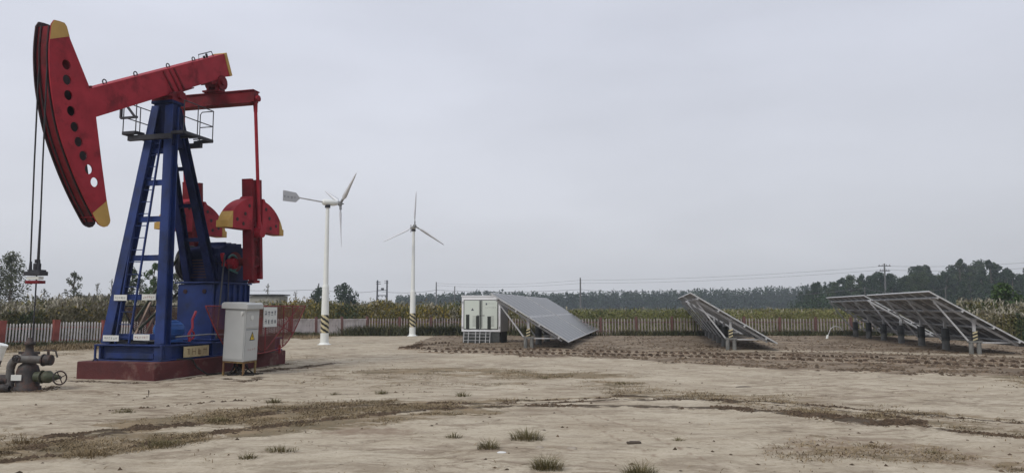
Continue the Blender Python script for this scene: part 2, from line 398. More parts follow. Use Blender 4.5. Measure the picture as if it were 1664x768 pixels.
T_BROWN = [
    (path([(560, 700), (640, 698)]), 0.42, 0.7),
    (path([(1330, 722), (1440, 730), (1560, 745)]), 0.75, 0.55),
    (path([(900, 660), (980, 700), (1090, 750)]), 0.035, 0.6),
    (path([(935, 660), (1040, 700), (1180, 760)]), 0.035, 0.6),
    (path([(965, 662), (1090, 700), (1260, 755)]), 0.03, 0.4),
    (path([(1120, 572), (1300, 578)]), 0.1, 0.1),
]
SOIL_UP = path([(650, 566), (700, 557), (830, 548), (1000, 545), (1400, 546), (1800, 549)])
SOIL_LO = path([(650, 566), (720, 572), (860, 579), (960, 580), (1100, 590), (1300, 603), (1560, 608), (1800, 620)])
TR1 = path([(654, 566), (700, 567.5), (860, 569), (1000, 572), (1150, 576), (1300, 579), (1480, 583), (1664, 590), (1760, 594)])
TR2 = path([(690, 571), (860, 574.5), (1000, 577), (1150, 581), (1300, 585), (1480, 590), (1664, 598), (1760, 603)])
TR3 = path([(654, 566), (690, 560), (730, 557)])
def soil_mask(X, Y):
    lo = np.interp(X, [p.x for p in SOIL_LO], [p.y for p in SOIL_LO], left=-99); up = np.interp(X, [p.x for p in SOIL_UP], [p.y for p in SOIL_UP], left=-99)
    e = (fbm(X * 0.7, Y * 0.7, 3, 5) - 0.5) * 2.2
    m = np.clip((Y - lo + e + 0.35) / 0.7, 0, 1) * np.clip((up + 30 - Y) / 2, 0, 1)
    m = np.where(X < SOIL_LO[0].x, 0, m)
    # a paler strip of dried earth in front of the right-hand arrays
    pale = dist_poly(X, Y, path([(1200, 569), (1400, 571), (1640, 579)]))
    m = m * (1 - 0.75 * np.clip(1 - pale / 1.1, 0, 1))
    pale = dist_poly(X, Y, path([(1000, 563), (1130, 566)])); m = m * (1 - 0.3 * np.clip(1 - pale / 1.5, 0, 1))
    for T_ in (TR1, TR2): m = m * (1 - 0.55 * np.clip(1.3 - dist_poly(X, Y, T_) / .38, 0, 1))
    return m
def acc(X, Y, L_, soft=1.5):
    m = np.zeros(np.shape(X))
    for P, w, s in L_: m = np.maximum(m, s * np.clip(1.35 - dist_poly(X, Y, P) / (w * (1 + soft * (fbm(X * 1.3, Y * 1.3, 2, 9) - .5))), 0, 1))
    return m
near = (GY < 62) & (GY > 3) & (np.abs(GX) < 34)
soil = np.zeros_like(GX); grass = np.zeros_like(GX); darkm = np.zeros_like(GX); brown = np.zeros_like(GX)
soil[near] = soil_mask(GX[near], GY[near]); grass[near] = np.maximum(acc(GX[near], GY[near], T_GRASS) * (.72 + .5 * fbm(GX[near] * .8, GY[near] * .8, 3, 66)), acc(GX[near], GY[near], T_WIDE) * np.clip(fbm(GX[near] * 1.1, GY[near] * 1.6, 3, 67) * 2.2 - .1, 0, 1.1))
darkm[near] = acc(GX[near], GY[near], T_DARK); brown[near] = acc(GX[near], GY[near], T_BROWN)
grass = np.where(GY > 46, 0.9, grass)
# strip of weeds along the fence
FL = [(-28.0, 20.0), (-20.58, 29.97), (-16.99, 34.76), (-12.65, 42.28)]
FM = [(-12.65, 42.28), (-8.59, 44.1)]
FR = [(-8.59, 44.1), (1.0, 43.5), (24.0, 43.4)]
FALL = [Vector((a, b, 0)) for a, b in FL + FM[1:] + FR[1:]]
dfence = np.full_like(GX, 99.0); dfence[near] = dist_poly(GX[near], GY[near], FALL)
grass = np.maximum(grass, np.clip(1.2 - dfence / 1.4, 0, 1) * 0.95)
H = (fbm(GX * 0.25, GY * 0.25, 3, 1) - 0.5) * 0.05 + (fbm(GX * 1.6, GY * 1.6, 4, 2) - 0.5) * 0.035
H += soil * (fbm(GX * 2.5, GY * 2.5, 4, 3) - 0.35) * 0.07 + darkm * (fbm(GX * 6, GY * 6, 3, 4) - 0.3) * 0.07 + grass * (fbm(GX * 4, GY * 4, 3, 6) - .4) * 0.04
H -= brown * 0.006
H *= np.clip((70 - np.hypot(GX, GY)) / 20, 0, 1)
# the far fields stay level
gv = np.stack([GX.ravel(), GY.ravel(), H.ravel()], 1); ny_, nx_ = GX.shape
idx = np.arange(ny_ * nx_).reshape(ny_, nx_)
gf = np.stack([idx[:-1, :-1].ravel(), idx[:-1, 1:].ravel(), idx[1:, 1:].ravel(), idx[1:, :-1].ravel()], 1)

gm = bpy.data.materials.new("sandy_ground"); gm.use_nodes = True; nt = gm.node_tree; N = nt.nodes; L = nt.links; gb = N["Principled BSDF"]
gb.inputs['Roughness'].default_value = 0.95; gb.inputs['Specular IOR Level'].default_value = 0.15
tc = N.new("ShaderNodeTexCoord")
def nz(scale, det=6, rough=0.6, sc=(1, 1, 1), rot=0, dist=0):
    mp = N.new("ShaderNodeMapping"); mp.inputs['Scale'].default_value = sc; mp.inputs['Rotation'].default_value = (0, 0, rot)
    L.new(tc.outputs['Object'], mp.inputs[0]); n = N.new("ShaderNodeTexNoise"); n.inputs['Scale'].default_value = scale
    n.inputs['Detail'].default_value = det; n.inputs['Roughness'].default_value = rough; n.inputs['Distortion'].default_value = dist
    L.new(mp.outputs[0], n.inputs['Vector']); return n.outputs[0]
def mr(src, a, b, c=0.0, d=1.0):
    n = N.new("ShaderNodeMapRange"); n.inputs[1].default_value = a; n.inputs[2].default_value = b; n.inputs[3].default_value = c; n.inputs[4].default_value = d
    L.new(src, n.inputs[0]); return n.outputs[0]
def mth(op, a, b):
    n = N.new("ShaderNodeMath"); n.operation = op
    for i, q in enumerate((a, b)):
        if hasattr(q, 'is_linked') or hasattr(q, 'node'): L.new(q, n.inputs[i])
        else: n.inputs[i].default_value = q
    return n.outputs[0]
def cmix(f, a, b):
    n = N.new("ShaderNodeMix"); n.data_type = 'RGBA'
    if isinstance(f, float): n.inputs[0].default_value = f
    else: L.new(f, n.inputs[0])
    for i, q in ((6, a), (7, b)):
        if isinstance(q, tuple): n.inputs[i].default_value = (*q, 1)
        else: L.new(q, n.inputs[i])
    return n.outputs[2]
def attr(nm):
    n = N.new("ShaderNodeAttribute"); n.attribute_name = nm; return n.outputs['Fac']
SAND_L = (0.475, 0.42, 0.325); SAND_D = (0.255, 0.21, 0.155); SAND_P = (0.385, 0.328, 0.245)
c = cmix(mr(nz(0.55, 8, 0.62), 0.36, 0.64), SAND_L, SAND_P)
c = cmix(mr(nz(0.9, 9, 0.72, (0.75, 1.2, 1), R(-12), .8), 0.49, 0.64, 0, 0.7), c, SAND_D)        # faint streaks left by wheels
c = cmix(mr(nz(1.5, 8, 0.75, (0.4, 1.3, 1), R(11), 1.2), 0.53, 0.66, 0, 0.7), c, (0.22, 0.17, 0.12))
patchy = mr(nz(0.22, 4, 0.6), 0.38, 0.58)
c = cmix(mth('MULTIPLY', patchy, mr(nz(2.6, 9, 0.8, (0.6, 1.2, 1), R(-9), 1.0), 0.49, 0.58, 0, 0.85)), c, (0.185, 0.14, 0.098))
c = cmix(mr(nz(1.8, 8, 0.75, (0.6, 1.2, 1), R(18), 1.0), 0.53, 0.66, 0, 0.65), c, (0.54, 0.475, 0.375))
vor = N.new("ShaderNodeTexNoise"); vor.inputs['Scale'].default_value = 2.0; vor.inputs['Detail'].default_value = 10; vor.inputs['Roughness'].default_value = 0.85
L.new(tc.outputs['Object'], vor.inputs['Vector'])
c = cmix(mth('MULTIPLY', mr(nz(0.35, 3), 0.45, 0.6), mr(vor.outputs[0], 0.54, 0.60, 0, 0.6)), c, (0.16, 0.122, 0.085))
c = cmix(mr(nz(14, 6, 0.75), 0.5, 0.72, 0, 0.5), c, (0.2, 0.155, 0.11))
br = mr(mth('ADD', attr('brown'), mr(nz(5, 6, .7), 0.3, 0.7, -0.4, 0.4)), 0.25, 0.75, 0, 0.75); c = cmix(br, c, (0.215, 0.155, 0.11))
gr = mr(mth('ADD', attr('grass'), mr(nz(2.6, 10, 0.82, (.6, 1.25, 1), R(-8), .5), 0.33, 0.67, -0.62, 0.75)), 0.40, 0.60, 0, 0.85)
gcol = cmix(mr(nz(1.3, 6, .7), 0.4, 0.6), (0.235, 0.175, 0.105), (0.125, 0.10, 0.058)); c = cmix(gr, c, gcol)
sl = mr(mth('ADD', attr('soil'), mr(nz(2.6, 9, 0.75, (0.5, 1, 1)), 0.33, 0.67, -0.38, 0.32)), 0.3, 0.8, 0, 0.95)
scol = cmix(mr(nz(1.2, 8, 0.7, (0.35, 1, 1)), 0.42, 0.6), (0.125, 0.093, 0.065), (0.27, 0.215, 0.155))
scol = cmix(mr(nz(9, 7, 0.75), 0.5, 0.7, 0, 0.6), scol, (0.075, 0.055, 0.038))
c = cmix(sl, c, scol)
dk = mr(mth('ADD', attr('dark'), mr(nz(4.5, 9, 0.8, (.5, 1.2, 1), R(-5), .4), 0.33, 0.67, -0.72, 0.55)), 0.32, 0.46, 0, 0.92)
c = cmix(dk, c, (0.062, 0.045, 0.030))
L.new(c, gb.inputs['Base Color'])
bp = N.new("ShaderNodeBump"); bp.inputs['Strength'].default_value = 0.55; bp.inputs['Distance'].default_value = 0.03
L.new(mth('ADD', nz(18, 8, 0.7), mth('MULTIPLY', nz(3, 8, 0.7, (0.5, 1.4, 1), R(-6)), 1.6)), bp.inputs['Height']); L.new(bp.outputs[0], gb.inputs['Normal'])
ground = np_mesh("ground", gv, gf, [gm], smooth=True); ground['kind'] = 'structure'
for nm, arr in (('soil', soil), ('grass', grass), ('dark', darkm), ('brown', brown)):
    a = ground.data.attributes.new(nm, 'FLOAT', 'POINT'); a.data.foreach_set('value', arr.ravel().astype(np.float32))

# ------------------------------------------------------------------ blade clouds (grass, reeds, leaves)
def leaf_mat(name, cols, var=0.25, rough=0.8, plume=None):
    m = bpy.data.materials.new(name); m.use_nodes = True; nt = m.node_tree; N_ = nt.nodes; L_ = nt.links
    b = N_["Principled BSDF"]; b.inputs['Roughness'].default_value = rough; b.inputs['Specular IOR Level'].default_value = 0.15
    g = N_.new("ShaderNodeNewGeometry"); rp = N_.new("ShaderNodeValToRGB"); rp.color_ramp.interpolation = 'LINEAR'
    els = rp.color_ramp.elements
    els[0].color = (*cols[0], 1); els[0].position = 0; els[1].color = (*cols[-1], 1); els[1].position = 1
    for i, c_ in enumerate(cols[1:-1]): q = els.new((i + 1) / (len(cols) - 1)); q.color = (*c_, 1)
    t = N_.new("ShaderNodeTexCoord"); n = N_.new("ShaderNodeTexNoise"); n.inputs['Scale'].default_value = 0.35; n.inputs['Detail'].default_value = 3
    L_.new(t.outputs['Object'], n.inputs['Vector'])
    a = N_.new("ShaderNodeMath"); a.operation = 'MULTIPLY_ADD'; a.inputs[1].default_value = 0.6; L_.new(g.outputs['Random Per Island'], a.inputs[0])
    s2 = N_.new("ShaderNodeMapRange"); s2.inputs[1].default_value = .3; s2.inputs[2].default_value = .7; s2.inputs[4].default_value = 0.4
    L_.new(n.outputs[0], s2.inputs[0]); L_.new(s2.outputs[0], a.inputs[2]); L_.new(a.outputs[0], rp.inputs[0])
    L_.new(rp.outputs[0], b.inputs['Base Color'])
    return m
LM = dict(
    tuft=leaf_mat("tuft_grass", [(0.05, 0.045, 0.02), (0.11, 0.10, 0.045), (0.19, 0.155, 0.08), (0.26, 0.21, 0.12)]),
    straw=leaf_mat("dry_straw", [(0.06, 0.045, 0.025), (0.15, 0.11, 0.06), (0.25, 0.19, 0.11), (0.34, 0.27, 0.17)]),
    weed=leaf_mat("fence_weeds", [(0.03, 0.038, 0.018), (0.06, 0.068, 0.032), (0.10, 0.098, 0.05), (0.17, 0.14, 0.075)]),
    reed=leaf_mat("reed_leaves", [(0.045, 0.05, 0.02), (0.095, 0.10, 0.035), (0.16, 0.145, 0.055), (0.24, 0.19, 0.08)]),
    plume=leaf_mat("reed_plumes", [(0.16, 0.15, 0.11), (0.26, 0.24, 0.18), (0.38, 0.35, 0.29)]),
    yellow=leaf_mat("yellow_leaves", [(0.12, 0.11, 0.03), (0.24, 0.19, 0.04), (0.33, 0.24, 0.06)]),
    pale=leaf_mat("pale_reed_leaves", [(0.13, 0.12, 0.07), (0.22, 0.20, 0.12), (0.32, 0.29, 0.2)]),
    crop=leaf_mat("crop_leaves", [(0.09, 0.105, 0.035), (0.16, 0.17, 0.06), (0.24, 0.215, 0.09)]),
    dark=leaf_mat("dark_leaves", [(0.013, 0.028, 0.013), (0.028, 0.050, 0.023), (0.050, 0.074, 0.034)]),
    mid=leaf_mat("mid_green_leaves", [(0.028, 0.045, 0.022), (0.05, 0.075, 0.032), (0.085, 0.105, 0.05)]),
    dusty=leaf_mat("dusty_leaves", [(0.05, 0.06, 0.035), (0.09, 0.10, 0.06), (0.14, 0.14, 0.09)]),
    light=leaf_mat("fresh_leaves", [(0.035, 0.06, 0.018), (0.06, 0.105, 0.03), (0.10, 0.14, 0.05)]),
)
def blades(P, h, w, lean, seed=0, curl=0.5, outward=False):
    """bent 2-segment blades at points P (n,3); h,w,lean arrays -> verts, faces"""
    r = np.random.RandomState(seed); n = len(P); a = r.rand(n) * 2 * PI; fa = a + r.uniform(-.8, .8, n)
    if outward: a = np.arctan2(P[:, 1], P[:, 0]) + r.normal(0, .7, n); fa = a + r.uniform(-.8, .8, n)
    d = np.stack([np.cos(a), np.sin(a), np.zeros(n)], 1); s = np.stack([-np.sin(fa), np.cos(fa), np.zeros(n)], 1) * (w / 2)[:, None]
    up = np.array([0, 0, 1.0])
    p1 = P + up * (h * 0.55)[:, None] + d * (h * lean * 0.35)[:, None]
    p2 = P + up * (h * (1 - lean * curl * .5))[:, None] + d * (h * lean)[:, None]
    V = np.stack([P - s, P + s, p1 + s * .8, p1 - s * .8, p2 + s * .12, p2 - s * .12], 1).reshape(-1, 3)
    b = np.arange(n)[:, None] * 6
    Fc = np.concatenate([b + np.array([0, 1, 2, 3]), b + np.array([3, 2, 4, 5])], 0)
    return V, Fc

def scatter_mask(n, fn, x0, x1, y0_, y1_, seed, power=1.0):
    """random points with density proportional to fn and uniform in the view's perspective"""
    r = np.random.RandomState(seed); out = []; tot = 0
    while tot < n:
        k = 60000; iy = r.uniform(1 / y1_, 1 / y0_, k); Y = 1 / iy; X = r.uniform(x0, x1, k) * Y
        m = fn(X, Y); keep = r.rand(k) < m * np.clip(Y / y1_, 0, 1) ** 0; P = np.stack([X[keep], Y[keep]], 1); out.append(P); tot += len(P)
        if len(out) > 40: break
    return np.concatenate(out)[:n]
def ground_z(X, Y):
    ix = np.clip(np.searchsorted(xs, X), 1, len(xs) - 1); iy = np.clip(np.searchsorted(ys, Y), 1, len(ys) - 1)
    return H[iy, ix]

def gmask(X, Y): return (acc(X, Y, T_GRASS) ** 1.5 + .6 * acc(X, Y, T_WIDE) + .004) * np.clip((fbm(X * 1.7, Y * 1.7, 4, 31) - .46) * 6, 0.02, 1)
P2 = scatter_mask(60000, gmask, -0.75, 0.72, 6.8, 42, 3)
P3 = np.column_stack([P2, ground_z(P2[:, 0], P2[:, 1]) - 0.005]); r_ = np.random.RandomState(5); n_ = len(P3)
hh = (0.008 + 0.05 * r_.rand(n_) ** 3); V, Fc = blades(P3, hh, r_.uniform(0.004, 0.010, n_) * (1 + P3[:, 1] / 30), r_.uniform(0.6, 3.0, n_), 6)
tag(np_mesh("dry_grass", V, Fc, [LM['straw']]), "short dry grass along the old wheel tracks in the sand", "grass", kind='stuff')

def clod_mesh(P, size, seed):
    r = np.random.RandomState(seed); n = len(P)
    base = np.array([[1, 0, 0], [0, 1, 0], [-1, 0, 0], [0, -1, 0], [0, 0, 1]], float)
    V = base[None] * size[:, None, None] * np.array([1, 1, 0.65]) * r.uniform(.6, 1.4, (n, 5, 1))
    a = r.rand(n) * 6.28; ca, sa = np.cos(a), np.sin(a)
    X = V[:, :, 0] * ca[:, None] - V[:, :, 1] * sa[:, None]; Y = V[:, :, 0] * sa[:, None] + V[:, :, 1] * ca[:, None]
    V = np.stack([X, Y, V[:, :, 2]], 2) + P[:, None, :]
    Fc = np.arange(n)[:, None, None] * 5 + np.array([[0, 1, 4], [1, 2, 4], [2, 3, 4], [3, 0, 4]])[None]
    return V.reshape(-1, 3), Fc.reshape(-1, 3)
clod_m = mat("earth_clods", (0.085, 0.06, 0.04), 0.95, var=0.3, nscale=3, island=0.35, spec=0.1)
P2 = scatter_mask(12000, lambda X, Y: (acc(X, Y, T_DARK) ** 1.6 + .0008) * np.clip((fbm(X * 2.5, Y * 2.5, 3, 41) - .45) * 6, 0, 1), -0.75, 0.72, 7, 34, 13)
P3 = np.column_stack([P2, ground_z(P2[:, 0], P2[:, 1]) - 0.004]); sz = 0.007 + 0.035 * r_.rand(len(P3)) ** 2
V, Fc = clod_mesh(P3, sz, 17)
tag(np_mesh("earth_clods", V, Fc, [clod_m]), "dark crumbs of earth thrown up along the wheel ruts", "clods", kind='stuff')
P2 = scatter_mask(9000, lambda X, Y: soil_mask(X, Y) * np.clip((fbm(X * 1.5, Y * 1.5, 3, 51) - .4) * 5, 0, 1), -0.2, 0.75, 17, 43, 23)
P3 = np.column_stack([P2, ground_z(P2[:, 0], P2[:, 1]) - 0.004]); sz = r_.uniform(0.02, 0.07, len(P3))
V, Fc = clod_mesh(P3, sz, 27)
tag(np_mesh("soil_lumps", V, Fc, [mat("tilled_soil_lumps", (0.115, 0.084, 0.057), 0.95, var=0.3, island=0.4, spec=0.1)]), "brown soil lumps in the turned earth below the arrays", "soil", kind='stuff')

# tractor tread prints: two rows of pressed lugs with the earth squeezed up between them
def resample(P, step):
    out = []; carry = 0
    for a, b in zip(P[:-1], P[1:]):
        Ls = (b - a).length; t = carry
        while t < Ls: out.append((a.lerp(b, t / Ls), (b - a).normalized())); t += step
        carry = t - Ls
    return out
tread_m = mat("pressed_tread_soil", (0.085, 0.06, 0.042), 0.95, var=0.3, nscale=2, spec=0.1, island=0.25)
tread_l = mat("pale_pressed_soil", (0.30, 0.235, 0.175), 0.95, var=0.2, nscale=2, spec=0.1, island=0.15)
mb = MB(); rn = random.Random(4)
for P in (TR1, TR2, TR3):
    for k, (p, d) in enumerate(resample(P, 0.26)):
        if rn.random() < 0.13: continue
        nrm = Vector((-d.y, d.x, 0)); z = float(ground_z(np.array([p.x]), np.array([p.y]))[0])
        for sgn in (-1, 1):
            c0 = p + nrm * sgn * 0.14 + d * (0.15 if sgn > 0 else 0) + Vector((rn.uniform(-.02, .02), rn.uniform(-.02, .02), 0))
            e = (nrm * sgn + d * 0.7).normalized(); f = Vector((-e.y, e.x, 0)); l_ = rn.uniform(.06, .095); w_ = rn.uniform(.03, .05); h_ = rn.uniform(.04, .08)
            vs = [c0 + e * l_ + f * w_, c0 - e * l_ + f * w_, c0 - e * l_ - f * w_, c0 + e * l_ - f * w_]
            top = [v.lerp(c0, 0.45) + Vector((0, 0, z + h_)) for v in vs]; vs = [v + Vector((0, 0, z - 0.01)) for v in vs]
            mb.add(vs + top, [(0, 1, 5, 4), (1, 2, 6, 5), (2, 3, 7, 6), (3, 0, 4, 7), (4, 5, 6, 7)], 0)
for P, off in ((TR1, -0.42), (TR2, -0.45), (TR1, 0.42)):
    for p, d in resample(P, 0.16):
        if rn.random() < 0.25: continue
        nrm = Vector((-d.y, d.x, 0)); z = float(ground_z(np.array([p.x]), np.array([p.y]))[0]); c0 = p + nrm * off + Vector((0, 0, z + rn.uniform(.0, .02)))
        mb.box(c0, (rn.uniform(.08, .2), rn.uniform(.05, .12), .03), rn.uniform(-.4, .4), 1)
tag(mb.build("tyre_tread_prints", [tread_m, tread_l]), "double row of tractor tread prints in the turned soil", "tyre tracks", kind='stuff')

# ------------------------------------------------------------------ vegetation builders
def crown_quads(centres, radii, n, size, seed, squash=1.0):
    r = np.random.RandomState(seed); k = len(centres); C = np.array(centres); Rr = np.array(radii)
    w = Rr ** 2; w = w / w.sum(); ci = r.choice(k, n, p=w)
    d = r.normal(size=(n, 3)); d /= np.linalg.norm(d, axis=1)[:, None]; rad = r.rand(n) ** 0.45
    P = C[ci] + d * (Rr[ci] * rad)[:, None] * np.array([1, 1, squash])
    a = r.normal(size=(n, 3)); a /= np.linalg.norm(a, axis=1)[:, None]; b = np.cross(a, r.normal(size=(n, 3))); b /= np.linalg.norm(b, axis=1)[:, None]
    s = size * r.uniform(.55, 1.3, n)
    V = np.stack([P - a * s[:, None], P + b * (s * .55)[:, None], P + a * s[:, None], P - b * (s * .55)[:, None]], 1).reshape(-1, 3)
    return V, np.arange(n)[:, None] * 4 + np.arange(4)

def tree(name, label, cat, loc, h, width, leaf, n=2500, size=0.16, kind='round', seed=1, group=None, bare=0.25, parent_trunk=True):
    r = random.Random(seed); t = thing(name, label, cat, loc, r.uniform(0, 6), group)
    mb = MB(); cs = []; rs = []
    lean = Vector((r.uniform(-.05, .05), r.uniform(-.05, .05), 1))
    tip = lean * h * 0.92
    mb.tube([Vector((0, 0, -0.1)), tip * .35 + Vector((r.uniform(-.04, .04) * h, r.uniform(-.03, .03) * h, 0)), tip * .7, tip], [h * .02, h * .014, h * .008, h * .003], 7)
    if kind == 'poplar': lv = [(bare + (1 - bare) * i / 11) for i in range(12)]
    else: lv = [(bare + (1 - bare) * (i / 9)) for i in range(10)]
    for i, f in enumerate(lv):
        base = tip * min(f, .95); prof = (math.sin(PI * min(1, max(0.06, (f - bare) / (1 - bare) * 0.82 + 0.14)))) ** 0.7
        if kind == 'poplar': prof = prof * 0.9 + .1
        for q in range(2 if kind == 'poplar' else 3):
            a = r.uniform(0, 6.28); rr = width / 2 * prof * r.uniform(.35, .8)
            e = base + Vector((math.cos(a) * rr, math.sin(a) * rr, h * r.uniform(0.01, .07)))
            mb.tube([base * .92, base.lerp(e, .5) + Vector((0, 0, -.01 * h)), e], [h * .005, h * .0035, h * .0015], 4)
            cs.append(tuple(e)); rs.append(width * r.uniform(.10, .2) * (0.7 + .5 * prof))
    cs.append(tuple(tip)); rs.append(width * .12)
    mb.build('trunk', M['bark'], t, fix=False)
    V, Fc = crown_quads(cs, rs, n, size, seed, 1.25)
    np_mesh('crown', V, Fc, [leaf], None, t)
    return t

# ------------------------------------------------------------------ far field and woods
def hdist(lo, hi, n, r): return r.uniform(lo, hi, n)
def reeds(name, label, pts_fn, n, h0, h1, seed, mats, mix, leaf=.09, plume_frac=0.08, stems=.25, clump=.5):
    """leafy thicket: small leaves and leaf clumps through the whole height, some bare stems, pale seed heads on top"""
    r = np.random.RandomState(seed); P = pts_fn(r, n)
    hv = h0 + (h1 - h0) * np.clip((fbm(P[:, 0] * clump, P[:, 1] * clump, 3, seed) - .25) * 2, 0, 1)
    hv = hv * (1 + .12 * (fbm(P[:, 0] * 2.5, P[:, 1] * 2.5, 2, seed + 8) - .5))
    f = r.rand(n) ** .7; C = np.column_stack([P, hv * f])
    a = r.normal(size=(n, 3)); a[:, 2] = np.abs(a[:, 2]) * 1.2 + .3; a /= np.linalg.norm(a, axis=1)[:, None]
    b = np.cross(a, r.normal(size=(n, 3))); b /= np.linalg.norm(b, axis=1)[:, None]
    s_ = (leaf * r.uniform(.5, 1.5, n))[:, None]
    V = np.stack([C - a * s_, C + b * s_ * .4, C + a * s_, C - b * s_ * .4], 1).reshape(-1, 3); Fq = np.arange(n)[:, None] * 4 + np.arange(4)
    k1 = fbm(P[:, 0] * .3, P[:, 1] * .5, 3, seed + 5); k2 = fbm(P[:, 0] * 1.1, P[:, 1] * 1.1, 2, seed + 6)
    key = np.clip((k1 * .55 + k2 * .45 - .28) * 2.2 + r.normal(0, .16, n), 0, .999); cum = np.cumsum(mix) / sum(mix); mi = np.searchsorted(cum, key)
    m = int(n * stems); k = r.choice(n, m); Q = np.column_stack([P[k], np.zeros(m)])
    V2, F2 = blades(Q, hv[k] * r.uniform(.75, 1.12, m), r.uniform(.012, .03, m), r.uniform(.03, .3, m), seed + 1)
    mi2 = np.concatenate([mi[k], mi[k]])
    m3 = int(n * plume_frac); k = r.choice(n, m3); Q = np.column_stack([P[k], hv[k] * r.uniform(.85, 1.05, m3)])
    V3, F3 = blades(Q, r.uniform(.12, .3, m3), r.uniform(.04, .10, m3), r.uniform(.2, 1.2, m3), seed + 2)
    Vt = np.concatenate([V, V2, V3]); Ft = np.concatenate([Fq, F2 + len(V), F3 + len(V) + len(V2)]); mt = np.concatenate([mi, mi2, np.full(len(F3), len(mats) - 1)])
    return tag(np_mesh(name, Vt, Ft, mats, np.clip(mt, 0, len(mats) - 1)), label, "reeds", kind='stuff')

FLn = np.array(FL + FM[1:])
def left_band(r, n):
    t = r.rand(n); seg = r.choice(3, n, p=[.34, .24, .42]); a = FLn[seg]; b = FLn[seg + 1]; p = a + (b - a) * t[:, None]
    d = (b - a) / np.linalg.norm(b - a, axis=1)[:, None]; nrm = np.stack([-d[:, 1], d[:, 0]], 1)
    return p + nrm * (1.2 + 16 * r.rand(n)[:, None] ** 1.8)
reeds("reed_bank", "tall pale plumed reeds behind the left white picket fence", left_band, 110000, 1.35, 2.1, 61, [LM['mid'], LM['reed'], LM['pale'], LM['yellow'], LM['plume']], [.16, .32, .36, .13, .03], .08, .07, .10)
def mid_band(r, n):
    y = 45.5 + 70 * r.rand(n) ** 2.2; x = r.uniform(-.42, .0, n) * y + 0; return np.stack([x, y], 1)
reeds("weed_field", "green and yellow weeds beyond the middle of the fence", mid_band, 70000, 1.2, 2.1, 71, [LM['mid'], LM['reed'], LM['yellow'], LM['pale'], LM['plume']], [.26, .34, .22, .15, .03], .10, .02, .08)
def right_band(r, n):
    y = 45 + 90 * r.rand(n) ** 2.2; x = r.uniform(-.02, .62, n) * y; return np.stack([x, y], 1)
reeds("crop_field", "yellow green crop field beyond the right hand fence", right_band, 95000, 1.2, 1.58, 81, [LM['mid'], LM['crop'], LM['reed'], LM['pale'], LM['plume']], [.10, .52, .24, .13, .01], .07, .006, .06)
def right_bank(r, n):
    y = 36 + 24 * r.rand(n) ** 1.6; x = y * r.uniform(.60, .80, n); return np.stack([x, y], 1)
reeds("tall_reed_bank", "tall pale reeds behind the right hand solar array", right_bank, 90000, 1.1, 1.95, 91, [LM['mid'], LM['reed'], LM['pale'], LM['plume'], LM['plume']], [.22, .42, .28, .07, .01], .085, .05, .10)
def weeds_fence(r, n):
    seg = r.choice(len(FALL) - 1, n, p=[.08, .1, .17, .12, .25, .28]); t = r.rand(n)
    A_ = np.array([(p.x, p.y) for p in FALL]); p = A_[seg] + (A_[seg + 1] - A_[seg]) * t[:, None]
    d = (A_[seg + 1] - A_[seg]); d /= np.linalg.norm(d, axis=1)[:, None]; nrm = np.stack([-d[:, 1], d[:, 0]], 1)
    off = np.abs(r.normal(0, .38, n)) + .08; dens = fbm(p[:, 0] * .6, p[:, 1] * .6, 3, 77); keep = r.rand(n) < np.clip((dens - .3) * 3, .1, 1)
    return (p - nrm * off[:, None])[keep]
r_ = np.random.RandomState(97); P2 = weeds_fence(r_, 42000); P3 = np.column_stack([P2, np.zeros(len(P2))]); n_ = len(P3)
big = np.where((P3[:, 0] > -10) & (P3[:, 0] < 2), 2.3, np.where(P3[:, 0] >= 2, 1.35, 1.0))
V, Fc = blades(P3, r_.uniform(.08, .34, n_) * big, r_.uniform(.02, .045, n_), r_.uniform(.2, 1.2, n_), 98)
tag(np_mesh("fence_weeds", V, Fc, [LM['weed']]), "dark green weeds growing along the foot of the fence", "weeds", kind='stuff')
# dry straw at the foot of the left fence
r_ = np.random.RandomState(99); q = r_.rand(16000); P2 = np.array([left_band(r_, 16000)])[0]
FLd = np.array([(-20.58, 29.97), (-16.99, 34.76), (-12.65, 42.28)]); seg = r_.choice(2, 16000); A_ = FLd[seg]; B_ = FLd[seg + 1]
d = (B_ - A_) / np.linalg.norm(B_ - A_, axis=1)[:, None]; nr = np.stack([-d[:, 1], d[:, 0]], 1)
P2 = A_ + (B_ - A_) * (q[:, None] * 1.2 - .2) - nr * (.4 + 3.6 * r_.rand(16000)[:, None] ** 1.3)
keep = fbm(P2[:, 0] * .8, P2[:, 1] * .8, 3, 12) > .45; P2 = P2[keep]; P3 = np.column_stack([P2, np.zeros(len(P2))]); n_ = len(P3)
V, Fc = blades(P3, r_.uniform(.05, .22, n_), r_.uniform(.012, .03, n_), r_.uniform(.3, 1.4, n_), 100)
tag(np_mesh("straw_verge", V, Fc, [LM['straw']]), "straw coloured dry grass verge in front of the left fence", "grass", kind='stuff')

